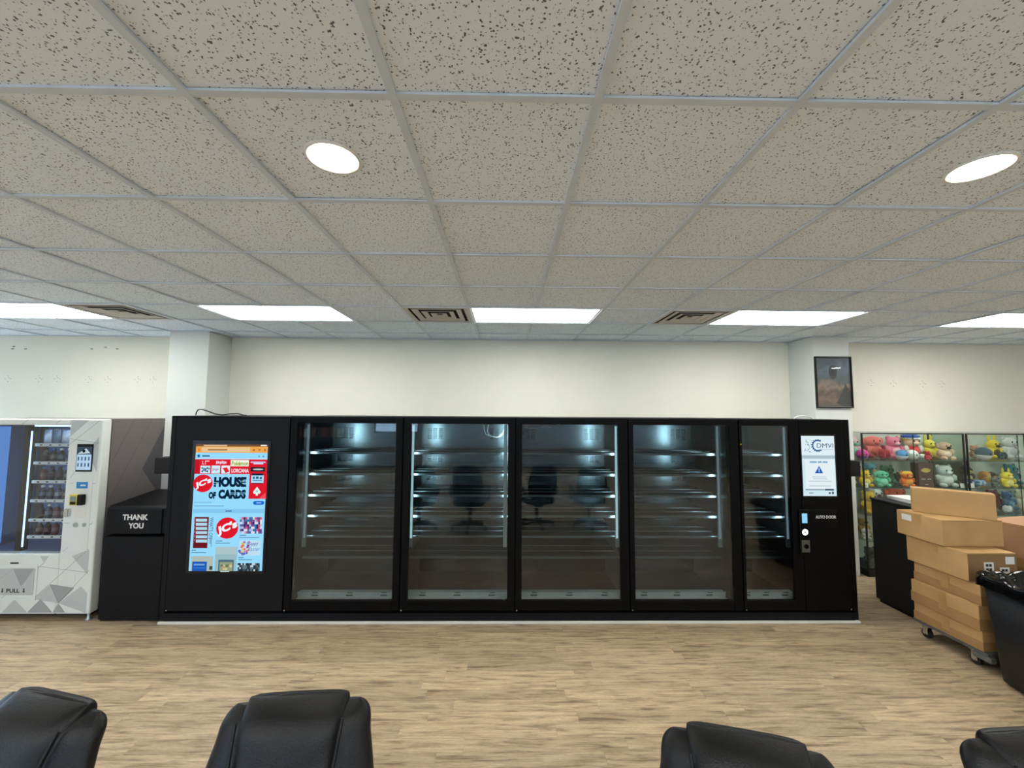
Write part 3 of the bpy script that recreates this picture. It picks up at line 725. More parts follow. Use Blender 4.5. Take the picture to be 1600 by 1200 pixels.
pg.rect(U0, U1, V0, V1, (206, 232, 240)); pg.rect(U0, U1, uz(574), V1, (222, 240, 246)); pg.rect(U0, U1, uz(590), uz(573), (172, 194, 200))
gcx, gcz = ux(155, 522), uz(522); GB = (34, 76, 140)
for k in range(14):
    t0 = radians(55+k*22); 
    if k > 11: continue
    pg.poly([(gcx+.05*cos(t0), gcz+.05*sin(t0)), (gcx+.05*cos(t0+.22), gcz+.05*sin(t0+.22)), (gcx+.06*cos(t0+.2), gcz+.06*sin(t0+.2)), (gcx+.06*cos(t0+.02), gcz+.06*sin(t0+.02))], GB)
for k in range(24):
    t0 = radians(50+k*11); t1 = t0+radians(11.5)
    pg.poly([(gcx+.051*cos(t0), gcz+.051*sin(t0)), (gcx+.051*cos(t1), gcz+.051*sin(t1)), (gcx+.041*cos(t1), gcz+.041*sin(t1)), (gcx+.041*cos(t0), gcz+.041*sin(t0))], GB)
pg.text('DMVI', (ux(148, 522)+ux(238, 522))/2, uz(522), (40, 70, 110), w=.152, h=.04, bold=.0)
for k in range(26):
    x = 84+RND.random()*40; y = 490+RND.random()*66; Q_(x, x+3+RND.random()*2, y, y+4, [(90, 130, 160), (150, 180, 200), (60, 100, 110)][k % 3])
Q_(150, 236, 541, 544, (190, 208, 216))
pg.rect(ux(88, 600), ux(240, 600), uz(745), uz(594), (228, 240, 244))
T_y = uz(607); Q_(113, 150, 603, 612, (130, 170, 204)); Q_(155, 176, 603, 612, (130, 170, 204)); Q_(180, 206, 603, 612, (130, 170, 204))
pg.poly([(ux(140, 664), uz(665)), (ux(183, 664), uz(665)), (ux(162, 630), uz(627))], (30, 92, 190)); pg.text('!', ux(162, 650), uz(650), (232, 242, 250), h=.04, w=.008, bold=.05)
for x0, x1, y in ((126, 196, 682), (106, 226, 704), (132, 204, 692), (110, 222, 728)): Q_(x0, x1, y, y+4, (176, 196, 206))
Q_(92, 190, 747, 752, (120, 142, 150)); Q_(192, 238, 745, 754, (70, 96, 120)); Q_(110, 132, 764, 769, (130, 150, 160)); Q_(212, 222, 762, 771, (50, 70, 90)); Q_(228, 238, 760, 771, (50, 70, 90))
pg.build('screen_page', sb)
rp = obj('sign_plate', Bx(2.76, 3.03, YC-.008, YC-.0005, .842, 1.0), M_BLACK2, c5, bevel=.003, label='glossy black plate reading AUTO DOOR')
obj('lettering', MB().text('AUTO DOOR', 2.922, .932, YC-.0092, w=.19, h=.028, bold=.03), M_TXT, rp)
rd = obj('card_reader', Bx(2.672, 2.756, YC-.02, YC-.0005, .60, 1.004), M_BLACK2, c5, bevel=.006, label='black reader column with a lit ring')
obj('reader_display', Bx(2.694, 2.742, YC-.0212, YC-.0203, .88, .965), glow('reader_blue', (150, 214, 250), .575), rd)
n = 28; mb = MB(); vs_ = []
for k in range(n):
    t = 2*pi*k/n
    for r in (.026, .009): vs_.append((2.717+r*cos(t), YC-.0215, .80+r*sin(t)))
mb.add(vs_, [(2*k, 2*k+1, (2*k+3) % (2*n), (2*k+2) % (2*n)) for k in range(n)])
obj('light_ring', mb, glow('ring_white', (244, 250, 252), 4.0), rd)
obj('ring_center', MB().disc(2.717, .80, YC-.0217, .009), M_GREY, rd)
kp = obj('key_lock_plate', Bx(2.682, 2.754, YC-.0245, YC-.0203, .622, .73), mat('lock_steel', (118, 116, 110), .4, metal=.8, noise=(20, .1)), rd, bevel=.003, label='steel plate with a round lock')
mb = MB().cyl((2.718, YC-.031, .675), (2.718, YC-.0248, .675), .02, n=18); mb.box(2.716, 2.72, YC-.032, YC-.0311, .664, .686)
obj('lock_barrel', mb, M_BLACK2, rd)
# black boxes fixed to the outer sides of the run, and the cables on top
for xa, xb, lb in ((X6-.0015, 3.325, 'small black junction box on the outer side of the AUTO DOOR cabinet'), (-3.2, X0+.0015, 'small black junction box between the kiosk and the vending machine')):
    t = thing('junction_box', lb, 'box', ((xa+xb)/2, 3.85, 1.285))
    obj('housing', Bx(xa, xb, 3.8, 3.93, 1.285, 1.43), M_BLACK, t, bevel=.006)
    obj('lid', Bx(xa+.006, xb-.006, 3.792, 3.8, 1.292, 1.423), M_BLACKM, t, bevel=.002)
cb = obj('power_cable', MB().tube([(-2.99, 3.98, 1.82), (-3.0, 4.0, 1.85), (-2.985, 4.0, 1.872), (-2.95, 4.0, 1.876), (-2.89, 4.0, 1.856), (-2.82, 4.0, 1.832), (-2.75, 4.0, 1.822), (-2.68, 4.0, 1.832), (-2.6, 4.0, 1.836), (-2.55, 4.0, 1.822), (-2.53, 4.02, 1.819)], .0055, 8), M_CABLEB)
tag(cb, 'black power cable looping on top of the touchscreen kiosk', 'cable')
cb = obj('white_cable', MB().tube([(2.86, 4.0, 1.82), (2.89, 4.0, 1.842), (2.95, 4.0, 1.848), (3.01, 4.0, 1.84), (3.05, 4.0, 1.82)], .004, 8), M_CABLEW)
tag(cb, 'thin white cable arching on top of the AUTO DOOR cabinet', 'cable')

# ================================================================== VENDING MACHINE
VX0, VX1, VF, VR, VT = -4.99, -3.672, 3.785, 4.46, 1.778
V = thing('vending_machine', 'pale grey vending machine with a triangle pattern wrap and rows of bottles', 'vending machine', ((VX0+VX1)/2, (VF+VR)/2, 0))
WX0, WX1, WZ0, WZ1 = -4.86, -3.972, .58, 1.722
# shell of the case: sides, top, back, lower block
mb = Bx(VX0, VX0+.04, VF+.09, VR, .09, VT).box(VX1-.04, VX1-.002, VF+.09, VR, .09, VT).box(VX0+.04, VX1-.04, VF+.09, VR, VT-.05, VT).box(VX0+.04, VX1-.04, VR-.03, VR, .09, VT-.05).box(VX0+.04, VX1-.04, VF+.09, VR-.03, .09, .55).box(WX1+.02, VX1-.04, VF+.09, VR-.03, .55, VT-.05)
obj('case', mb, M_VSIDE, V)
# print on the side: slate triangles and seams
mb = MB(); xs_ = VX1-.0015
def sp(y, z): return (xs_, y, z)
mb.quad([sp(4.455, 1.70), sp(4.22, 1.27), sp(4.455, .95)], 0)
for (p, q) in (((3.88, 1.35), (4.1, VT)), ((3.88, 1.0), (4.3, VT)), ((4.0, .8), (4.44, 1.62))):
    dy, dz = q[0]-p[0], q[1]-p[1]; L = sqrt(dy*dy+dz*dz); ny, nz = -dz/L*.0018, dy/L*.0018
    mb.quad([(xs_-.0002, p[0]-ny, p[1]-nz), (xs_-.0002, q[0]-ny, q[1]-nz), (xs_-.0002, q[0]+ny, q[1]+nz), (xs_-.0002, p[0]+ny, p[1]+nz)], 0)
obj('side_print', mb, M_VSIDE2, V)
obj('interior_lining', Bx(WX0, WX1+.015, VR-.036, VR-.031, .552, VT-.052).box(VX0+.042, VX0+.046, VF+.1, VR-.037, .552, VT-.052).box(WX1+.014, WX1+.019, VF+.1, VR-.037, .552, VT-.052).box(WX0, WX1+.013, VF+.1, VR-.037, .552, .556), M_VIN, V)
# door with window opening
mb = Bx(VX0, WX0, VF, VF+.085, .06, VT).box(WX1, VX1, VF, VF+.085, .06, VT).box(WX0, WX1, VF, VF+.085, .06, WZ0).box(WX0, WX1, VF, VF+.085, WZ1, VT)
D = obj('door', mb, M_VBODY, V, bevel=.012, seg=3)
obj('window_pane', Bx(WX0+.0005, WX1-.0005, VF+.02, VF+.026, WZ0+.0005, WZ1-.0005), M_VGLASS, D)
# wrap print: triangles and thin seams
yv = VF-.0008; smb = MB()
def tri(pts, mi): obj('wrap_triangle', MB().quad([(p[0], yv-.0001*mi, p[1]) for p in pts]), [M_VTRI1, M_VTRI2][mi], D)
def seam(p, q, r=.0013):
    dx, dz = q[0]-p[0], q[1]-p[1]; L = sqrt(dx*dx+dz*dz); nx, nz = -dz/L*r, dx/L*r
    smb.quad([(p[0]-nx, yv-.0004, p[1]-nz), (q[0]-nx, yv-.0004, q[1]-nz), (q[0]+nx, yv-.0004, q[1]+nz), (p[0]+nx, yv-.0004, p[1]+nz)])
tri([(-4.03, .315), (-3.82, .285), (-3.945, .155)], 1); tri([(-4.03, .315), (-3.945, .155), (-4.17, .19)], 0)
tri([(-3.945, .155), (-3.76, .30), (-3.70, .24), (-3.70, .07)], 0); tri([(-4.21, .075), (-4.1, .19), (-3.99, .075)], 1)
tri([(-3.86, .56), (-3.71, .62), (-3.71, .40)], 0); tri([(-4.14, .56), (-4.06, .56), (-4.1, .50)], 0)
tri([(-3.99, .075), (-3.945, .155), (-3.88, .075)], 1); tri([(-4.43, .075), (-4.33, .19), (-4.21, .075)], 0)
tri([(-3.96, 1.77), (-3.8, 1.77), (-3.96, 1.62)], 0); tri([(-3.70, 1.62), (-3.70, 1.30), (-3.80, 1.5)], 0)
for p, q in (((-3.94, .60), (-3.70, .86)), ((-4.17, .19), (-3.72, .62)), ((-4.03, .315), (-3.82, .285)), ((-3.82, .285), (-3.945, .155)), ((-3.945, .155), (-4.03, .315)), ((-3.945, .155), (-3.70, .44)),
             ((-3.96, 1.55), (-3.70, 1.77)), ((-3.93, 1.25), (-3.70, 1.58)), ((-3.96, 1.60), (-3.69, 1.56)), ((-4.6, .06), (-4.1, .50)), ((-4.13, .47), (-3.72, .42)), ((-4.2, .08), (-4.1, .19)), ((-4.4, 1.73), (-4.34, 1.772)), ((-4.1, 1.73), (-4.05, 1.772)), ((-3.95, .85), (-3.70, .84)), ((-3.70, 1.2), (-3.92, 1.2))): seam(p, q)
obj('wrap_seam', smb, M_VLINE, D, kind='stuff')
# touchscreen
ts = obj('touch_panel', Bx(-3.885, -3.742, VF-.008, VF-.0012, 1.305, 1.553), M_BLACK2, D, bevel=.003)
pg = Page(VF-.0085)
pg.rect(-3.879, -3.749, 1.32, 1.46, (176, 206, 232)); pg.rect(-3.879, -3.749, 1.46, 1.528, (60, 76, 92))
pg.poly([(-3.875, 1.465), (-3.80, 1.515), (-3.76, 1.47)], (190, 204, 212)); pg.disc(-3.82, 1.49, .014, (20, 26, 32))
for r in range(2):
    for k in range(4): pg.rect(-3.87+k*.031, -3.857+k*.031, 1.405-r*.055, 1.438-r*.055, [(60, 84, 116), (84, 100, 130)][(k+r) % 2])
pg.build('screen_page', ts)
# payment side
obj('payment_panel', Bx(-3.90, -3.728, VF-.003, VF-.0013, .606, 1.228), M_VBODY, D, bevel=.002)
bb = obj('card_sticker', Bx(-3.866, -3.766, VF-.0055, VF-.0032, 1.156, 1.213), mat('sticker_blue', (30, 134, 206), .35, noise=(3, .06)), D, bevel=.001, label='blue payment sticker')
obj('sticker_mark', Bx(-3.83, -3.782, VF-.006, VF-.0056, 1.178, 1.19), M_TXT, bb)
yr = obj('card_reader', Bx(-3.896, -3.822, VF-.03, VF-.0032, 1.01, 1.108), mat('reader_yellow', (206, 190, 70), .4, noise=(6, .05)), D, bevel=.006, label='yellow card reader')
obj('reader_screen', Bx(-3.884, -3.836, VF-.0315, VF-.0302, 1.05, 1.09), mat('reader_lcd', (120, 144, 150), .25, noise=(9, .05)), yr)
obj('reader_keys', Bx(-3.884, -3.836, VF-.0315, VF-.0302, 1.018, 1.045), M_BLACK2, yr)
obj('reader_slot', Bx(-3.82, -3.772, VF-.04, VF-.0032, 1.012, 1.106), M_BLACK2, D, bevel=.006, label='black card slot')
lk = obj('door_lock', Bx(-3.932, -3.90, VF-.03, VF-.0013, .907, .98), M_CHROME, D, bevel=.005)
obj('price_notice', Bx(-3.865, -3.762, VF-.0045, VF-.0032, .896, .98), M_PAPER, D)
for x, r in ((-3.843, .02), (-3.768, .016)):
    obj('coin_button', MB().cyl((x, VF-.012, .835), (x, VF-.0032, .835), r, n=18), M_ALU, D, bevel=.002)
obj('small_hatch', Bx(-3.89, -3.815, VF-.003, VF-.0014, .34, .40), M_VBODY, D, bevel=.002)
# delivery flap with PULL lettering
obj('delivery_frame', Bx(-4.7, -4.145, VF-.006, VF-.0014, .46, .482).box(-4.165, -4.145, VF-.006, VF-.0014, .2, .46).box(-4.7, -4.145, VF-.006, VF-.0014, .18, .2).box(-4.7, -4.68, VF-.006, VF-.0014, .2, .46), M_VBODY, D, bevel=.002)
fl = obj('delivery_flap', Bx(-4.672, -4.172, VF-.004, VF-.0014, .225, .452), M_VTRI1, D, bevel=.002)
mb = MB().text('PULL', -4.345, .263, VF-.0045, w=.115, h=.034, bold=.03)
for x in (-4.252, -4.438):
    mb.rect(x-.005, x+.005, .258, .283, VF-.0045); mb.quad([(x-.013, VF-.0045, .26), (x, VF-.0045, .244), (x+.013, VF-.0045, .26)])
obj('lettering', mb, M_INK, fl)
mb = MB()
for p, q in (((-4.36, .452), (-4.28, .30)), ((-4.28, .30), (-4.18, .44)), ((-4.55, .30), (-4.36, .452))):
    dx, dz = q[0]-p[0], q[1]-p[1]; L = sqrt(dx*dx+dz*dz); nx, nz = -dz/L*.0013, dx/L*.0013
    mb.quad([(p[0]-nx, VF-.0043, p[1]-nz), (q[0]-nx, VF-.0043, q[1]-nz), (q[0]+nx, VF-.0043, q[1]+nz), (p[0]+nx, VF-.0043, p[1]+nz)])
mb.quad([(-4.36, VF-.0042, .452), (-4.28, VF-.0042, .30), (-4.18, VF-.0042, .452)])
obj('flap_print', mb, M_VTRI2, fl)
obj('finger_slot', Bx(-4.392, -4.32, VF-.003, VF-.0014, .494, .506), M_DARK, D)
obj('kick_base', Bx(VX0+.05, VX1-.04, VF+.05, VR-.02, .03, .089), M_BLACKM, V)
for x in (VX0+.06, VX1-.03):
    for y in (VF+.03, VR-.06): obj('foot', MB().lathe([(.022, 0), (.024, .01), (.012, .018), (.012, .09 if y > 4 else .059)], 12, o=(x, y, 0)), M_ALU, V)
# shelves and bottles
VS = [1.537, 1.368, 1.194, 1.019, .843, .69]
obj('divider_post', Bx(-4.52, -4.47, VF+.13, VF+.19, .56, VT-.055), M_BLACKM, V)
obj('light_strip', Bx(-4.450, -4.444, VF+.12, VF+.13, .6, 1.66), M_LEDV, V, label='bluish light strip')
obj('light_strip', Bx(-4.84, -4.75, VF+.2, VF+.215, .6, 1.7), M_LEDB, V, label='bluish light strip')
obj('light_strip', Bx(-4.4, -3.98, VF+.1, VF+.115, 1.705, 1.72), M_LEDV, V, label='bluish light strip')
M_TRAY = mat('tray_pale', (176, 194, 214), .35, metal=.2, noise=(6, .05))
for z in VS:
    tr = obj('tray', Bx(-4.43, WX1+.01, VF+.16, VR-.04, z-.012, z-.004), M_TRAY, V)
    obj('price_strip', Bx(-4.43, WX1+.01, VF+.14, VF+.158, z-.02, z+.008), M_WHITE, tr, bevel=.002)
    mb = MB()
    for k in range(5): mb.box(-4.38+k*.085, -4.36+k*.085, VF+.1385, VF+.1399, z-.012, z-.001)
    obj('price_tag', mb, M_INK, tr, kind='stuff')
BC = [(24, 32, 56), (16, 20, 30), (50, 38, 56), (84, 110, 130), (30, 48, 96), (96, 40, 44)]
bmeshes = []
for k, c_ in enumerate(BC):
    body = MB().lathe([(.018, 0), (.024, .004), (.025, .03), (.025, .078), (.022, .092), (.011, .105), (.011, .118)], 12).mesh('bottle_body', [mat('bottle_%d' % k, c_, .2, noise=(8, .1))])
    cap = MB().lathe([(.013, .112), (.0135, .116), (.0135, .13), (.011, .132)], 10).mesh('bottle_cap', [mat('bottle_cap_%d' % (k % 3), [(225, 232, 240), (30, 34, 40), (90, 140, 200)][k % 3], .35, noise=(8, .05))])
    lab = MB()
    lab.cyl((0, 0, .035), (0, 0, .07), .0254, n=12, caps=False)
    bmeshes.append((body, cap, lab.mesh('bottle_label', [mat('bottle_label_%d' % k, [(90, 100, 124), (80, 50, 66), (110, 104, 96), (40, 60, 110), (130, 140, 160), (120, 90, 96)][k], .5, noise=(40, .15))])))
rown = ['topmost', 'second', 'third', 'fourth', 'fifth', 'lowest']
for ri, z in enumerate(VS[1:]):
    for k in range(6):
        kind = RND.randrange(6)
        t = thing('drink_bottle', '%s bottle, %s from the left on the %s bottle shelf of the vending machine' % (['navy', 'black', 'plum', 'pale blue', 'blue', 'red'][kind], ['first', 'second', 'third', 'fourth', 'fifth', 'sixth'][k], ['topmost', 'second', 'middle', 'fourth', 'lowest'][ri]), 'bottle', (-4.385+k*.074, VF+.2, z-.0032), 0, 'bottles on the %s vending shelf' % ['topmost', 'second', 'middle', 'fourth', 'lowest'][ri])
        part('body', bmeshes[kind][0], t, (0, 0, 0)); part('cap', bmeshes[kind][1], t, (0, 0, 0)); part('label_sleeve', bmeshes[kind][2], t, (0, 0, 0))
for k in range(5):
    x = -4.38+k*.085; cc = [(200, 210, 220), (120, 134, 150), (220, 224, 228), (90, 110, 140), (190, 200, 190)][k]
    t = thing('snack_packet', 'shiny %s packet on the top shelf inside the vending machine' % ['white', 'grey', 'silver', 'slate', 'pale green'][k], 'packet', (x, VF+.2, 1.533), 0, 'packets on the top vending shelf')
    mb = MB(); nx, nz = 5, 6; vs_ = []
    for sgn in (-1, 1):
        for j in range(nz+1):
            for i in range(nx+1):
                u, v = i/nx*2-1, j/nz*2-1; d = .018*(1-u**4)*(1-v**4)
                vs_.append((x+u*.036, VF+.2+sgn*d, 1.5385+(v+1)*.065+.003*sin(9*u+k)))
    N = (nx+1)*(nz+1)
    for s_ in (0, 1):
        for j in range(nz):
            for i in range(nx):
                q = [s_*N+j*(nx+1)+i, s_*N+j*(nx+1)+i+1, s_*N+(j+1)*(nx+1)+i+1, s_*N+(j+1)*(nx+1)+i]
                mb.add(vs_, [tuple(q if s_ == 0 else q[::-1])], 0, True) if False else mb.f.append(tuple(q if s_ == 0 else q[::-1])) or mb.m.append(0) or mb.s.append(True)
    mb.v = vs_
    obj('bag', mb, mat('packet_%d' % k, cc, .22, metal=.4, noise=(14, .2)), t)
    obj('seal', Bx(x-.034, x+.034, VF+.199, VF+.201, 1.662, 1.675), M_ALU, t)

# ================================================================== TRASH CAN
TX0, TX1, TF, TB = -3.59, -3.052, 3.765, 4.34
T = thing('trash_can', 'black push-flap trash can with THANK YOU on its hood', 'trash can', ((TX0+TX1)/2, (TF+TB)/2, 0))
obj('bin_body', Bx(TX0, TX1, TF+.01, TB, .012, .735), M_CANS, T, bevel=.012, seg=3)
obj('base_skirt', Bx(TX0+.012, TX1-.012, TF+.025, TB-.015, 0, .0125), M_BLACKM, T)
mb = MB()   # hood: sides and sloping roof
pf = [(TF+.02, .752), (TF+.02, .98), (TF+.05, 1.0), (TB-.04, 1.055), (TB, 1.04), (TB, .752)]
n = len(pf); vs_ = [(TX0, p[0], p[1]) for p in pf]+[(TX1, p[0], p[1]) for p in pf]
mb.add(vs_, [tuple(range(n)), tuple(range(2*n-1, n-1, -1))]+[(k, k+n, (k+1) % n+n, (k+1) % n) for k in range(n)])
obj('hood', mb, M_CANS, T, bevel=.014, seg=3)
fl = obj('push_flap', Bx(TX0+.03, TX1-.03, TF+.008, TF+.019, .757, .978), M_CANS, T, bevel=.008)
mb = MB().text('THANK', -3.315, .905, TF+.0075, w=.225, h=.05, bold=.035).text('YOU', -3.305, .83, TF+.0075, w=.135, h=.05, bold=.035)
obj('lettering', mb, M_TXT, fl, label='white letters reading THANK YOU')

# ================================================================== POSTER
P = thing('framed_poster', 'black framed poster of a dark rocky landscape hung on the pier', 'poster', (3.905, 4.778, 1.945))
PX0, PX1, PZ0, PZ1, PY = 3.684, 4.124, 1.94, 2.556, 4.778
obj('frame', Bx(PX0, PX1, PY-.025, PY, PZ0, PZ0+.016).box(PX0, PX1, PY-.025, PY, PZ1-.016, PZ1).box(PX0, PX0+.014, PY-.025, PY, PZ0+.016, PZ1-.016).box(PX1-.014, PX1, PY-.025, PY, PZ0+.016, PZ1-.016), M_BLACK2, P, bevel=.002)
def poster_mat():
    m = bpy.data.materials.new('poster_print'); m.use_nodes = True; t = m.node_tree; p = t.nodes['Principled BSDF']; p.inputs['Roughness'].default_value = .5
    tc = t.nodes.new('ShaderNodeTexCoord'); sp_ = t.nodes.new('ShaderNodeSeparateXYZ'); t.links.new(tc.outputs['Object'], sp_.inputs[0])
    n1 = t.nodes.new('ShaderNodeTexNoise'); n1.inputs['Scale'].default_value = 9; n1.inputs['Detail'].default_value = 8; t.links.new(tc.outputs['Object'], n1.inputs['Vector'])
    ma = t.nodes.new('ShaderNodeMath'); ma.operation = 'MULTIPLY_ADD'; ma.inputs[1].default_value = .35; t.links.new(n1.outputs['Fac'], ma.inputs[0]); t.links.new(sp_.outputs['Z'], ma.inputs[2])
    r = t.nodes.new('ShaderNodeValToRGB'); e = r.color_ramp.elements
    e[0].position = .12; e[0].color = C(58, 48, 42); e[1].position = .85; e[1].color = C(52, 62, 76)
    for po, cc in ((.26, (132, 108, 92)), (.34, (84, 70, 62)), (.42, (150, 128, 112)), (.5, (84, 90, 98)), (.62, (96, 108, 122)), (.72, (60, 72, 86))): x = e.new(po); x.color = C(*cc)
    t.links.new(ma.outputs[0], r.inputs['Fac']); t.links.new(r.outputs['Color'], p.inputs['Base Color'])
    return m
pr_ = obj('print', Bx(PX0+.0145, PX1-.0145, PY-.01, PY-.004, PZ0+.0165, PZ1-.0165), poster_mat(), P)
mb = MB().quad([(4.0, PY-.0104, 1.96), (4.107, PY-.0104, 1.96), (4.107, PY-.0104, 2.13), (4.06, PY-.0104, 2.2), (4.045, PY-.0104, 2.24), (4.03, PY-.0104, 2.19), (4.0, PY-.0104, 2.13), (3.93, PY-.0104, 2.0)][:8])
mb.disc(3.9, 2.37, PY-.0104, .05, 0, rz=.085)
obj('print_silhouette', mb, mat('poster_dark', (44, 46, 50), .5, noise=(9, .2)), P)
obj('glazing', Bx(PX0+.0145, PX1-.0145, PY-.016, PY-.013, PZ0+.0165, PZ1-.0165), pane_mat('poster_glazing', (.96, .97, .97), .02), P)

# ================================================================== GLASS SHOWCASES
CY0, CY1, CT = 4.75, 5.17, 1.648
CSZ = [1.327, 1.009, .70, .40, .12]
def showcase(x0, x1, label):
    t = thing('glass_showcase', label, 'showcase', ((x0+x1)/2, (CY0+CY1)/2, 0), 0, 'glass showcases with plush toys')
    M_POST = mat('showcase_post', (44, 48, 46), .35, metal=.5, noise=(10, .1))
    M_BACKC = mat('showcase_back', (206, 212, 200), .6, noise=(3, .04))
    for x in (x0, x1-.014):
        for y in (CY0, CY1-.014): obj('post', Bx(x, x+.014, y, y+.014, .08, CT), M_POST, t)
    obj('base', Bx(x0, x1, CY0, CY1, 0, .0795), M_BLACKM, t, bevel=.004)
    obj('top_frame', Bx(x0+.015, x1-.015, CY0, CY0+.012, CT-.012, CT).box(x0+.015, x1-.015, CY1-.012, CY1, CT-.012, CT), M_POST, t)
    obj('top_glass', Bx(x0+.002, x1-.002, CY0+.013, CY1-.015, CT+.0005, CT+.006), M_CGLASS, t)
    for x in (x0+.006, x1-.012):
        obj('side_glass', Bx(x, x+.005, CY0+.016, CY1-.016, .081, CT-.013), M_CGLASS, t)
    obj('back_glass', Bx(x0+.016, x1-.016, CY1-.008, CY1-.003, .081, CT-.013), M_BACKC, t, label='pale grey-green back panel')
    xm = (x0+x1)/2
    for k, (q0, q1) in enumerate(((x0+.018, xm-.002), (xm+.002, x1-.018))):
        g_ = obj('glass_door', Bx(q0, q1, CY0+.004, CY0+.009, .09, CT-.016), M_CGLASS, t)
        xe = q1-.004 if k == 0 else q0
        obj('edge_strip', Bx(xe, xe+.004, CY0+.0015, CY0+.0035, .09, CT-.016), M_POST, g_)
    for z in CSZ[:4]:
        sh = obj('glass_shelf', Bx(x0+.013, x1-.013, CY0+.02, CY1-.02, z-.008, z), M_CGLASS, t)
        obj('shelf_edge', Bx(x0+.013, x1-.013, CY0+.0175, CY0+.0195, z-.008, z), mat('shelf_edge_green', (70, 92, 84), .3, noise=(9, .1)), sh)
    return t
showcase(4.19, 5.42, 'glass showcase nearest the pier, filled with pink and green plush toys')
showcase(5.445, 6.675, 'glass showcase further from the pier, with yellow plush toys, cut by the photo edge')

# plush toys -------------------------------------------------
SPH = {}
def sphere(m):
    if m.name not in SPH: SPH[m.name] = MB().ell((0, 0, 0), (1, 1, 1), 14, 9).mesh('plush_ball', [m])
    return SPH[m.name]
def plush_m(c_): return mat('plush_%d_%d_%d' % c_, c_, .95, noise=(16, .1), bump=(90, .3), sheen=.3, spec=.1)
M_EYE = mat('plush_eye', (14, 12, 12), .2, noise=(5, .1))
def shelf_pt(px, z, yy):
    """x on the shelf for a toy seen about pixel column px"""
    return (px-797.5)/635.0*yy*.9985
TOYS = []
def plush(label, px, z, h, body, belly=None, ear='round', yy=4.95, **kw):
    if ear == 'long': h = min(h, .245 if not kw.get('lie') else h)
    wide = kw.get('wide', 1.0); lie = kw.get('lie', False)
    hw = (.29*wide+.095)*h if not lie else (.72 if ear == 'long' else .54)*h
    TOYS.append(dict(label=label, px=px, z=z, h=h, hw=hw, back=yy > 4.92, args=(body, belly, ear), kw=kw))
def ball(label, px, z, r, c1, c2, yy):
    TOYS.append(dict(label=label, px=px, z=z, h=2*r, hw=r*1.02, back=False, ball=(c1, c2), kw={}))
def settle():
    """toys of one shelf stand in two rows; in a row they are pushed apart until none cut into the next"""
    rows_ = {}
    for t in TOYS:
        t['case'] = 0 if t['px'] < 1511 else 1; t['y'] = 5.055 if t['back'] else 4.855
        t['x'] = shelf_pt(t['px'], t['z'], t['y']); rows_.setdefault((t['case'], t['z'], t['back']), []).append(t)
    for (case, z, b), L in rows_.items():
        a0, a1 = ((4.216, 5.395), (5.472, 6.64))[case]
        L.sort(key=lambda t: t['x'])
        tot = sum(2*t['hw'] for t in L)
        if tot > a1-a0-.01:
            q = (a1-a0-.01)/tot
            for t in L: t['h'] *= q; t['hw'] *= q
        for it in range(400):
            for t in L: t['x'] = min(max(t['x'], a0+t['hw']), a1-t['hw'])
            for p, q in zip(L, L[1:]):
                d = p['hw']+q['hw']+.002-(q['x']-p['x'])
                if d > 0: p['x'] -= d/2; q['x'] += d/2
    for t in TOYS:
        if 'ball' in t: make_ball(t)
        else: make_plush(t, *t['args'], **t['kw'])
def make_plush(T_, body, belly, ear, hat=None, head=None, lie=False, wide=1.0, nose=None, hair=None, limb=None):
    u = T_['h']
    t = thing('plush_toy', T_['label'], 'plush toy', (T_['x'], T_['y'], T_['z']+.001), 0, 'plush toys in the glass showcases')
    m = plush_m(body); mh = plush_m(head or body); ml = plush_m(limb or body); mbm = plush_m(belly) if belly else m
    def P_(name, mm, loc, sc, rot=(0, 0, 0)):
        l = Vector(loc)*u
        if lie: l = Vector((loc[2]-.5, loc[1], loc[0]*.6+.31*wide+.06))*u; sc = (sc[2], sc[1], sc[0])
        return part(name, sphere(mm), t, l, rot, tuple(k*u for k in sc))
    P_('body', m, (0, 0, .30), (.30*wide, .24, .30)); P_('head', mh, (0, -.03, .70), (.27*wide, .23, .24))
    if belly: P_('belly', mbm, (0, -.09, .29), (.22*wide, .18, .22))
    for s_ in (-1, 1):
        P_('arm', ml, (s_*.29*wide, -.09, .40), (.09, .1, .15)); P_('foot', ml, (s_*.2*wide, -.2, .10), (.12, .14, .1))
        if ear == 'round': P_('ear', mh, (s_*.2*wide, 0, .89), (.09, .05, .09))
        elif ear == 'long': P_('ear', mh, (s_*.15*wide, .02, 1.0), (.06, .05, .2))
        elif ear == 'side': P_('ear', mh, (s_*.3*wide, .0, .72), (.07, .08, .14))
        P_('eye', M_EYE, (s_*.1*wide, -.245, .74), (.032, .02, .04))
    P_('muzzle', plush_m(nose) if nose else mbm, (0, -.25, .64), (.1, .07, .075))
    if hair: P_('hair', plush_m(hair), (0, .0, .8), (.29*wide, .22, .17))
    if hat: P_('cap', plush_m(hat), (0, .02, .93), (.33*wide, .27, .11)); P_('cap_brim', plush_m((236, 236, 232)), (0, -.05, .84), (.31*wide, .26, .04))
    return t
def make_ball(T_):
    r = T_['h']/2; c1, c2 = T_['ball']
    t = thing('plush_ball', T_['label'], 'plush toy', (T_['x'], T_['y'], T_['z']+.001), 0, 'plush toys in the glass showcases')
    part('upper_half', sphere(plush_m(c1)), t, (0, 0, r*1.04), (0, 0, 0), (r, r, r*.95)); part('lower_half', sphere(plush_m(c2)), t, (0, .002, r*.86), (0, 0, 0), (r*.985, r*.985, r*.85))
    part('button', sphere(M_EYE), t, (0, -r*.95, r), (0, 0, 0), (r*.16, r*.08, r*.16))
z1, z2, z3, z4 = CSZ[0], CSZ[1], CSZ[2], CSZ[3]
plush('pale pink plush with mint belly half hidden by the pier', 1341, z1, .27, (236, 196, 200), (120, 196, 170), yy=5.0)
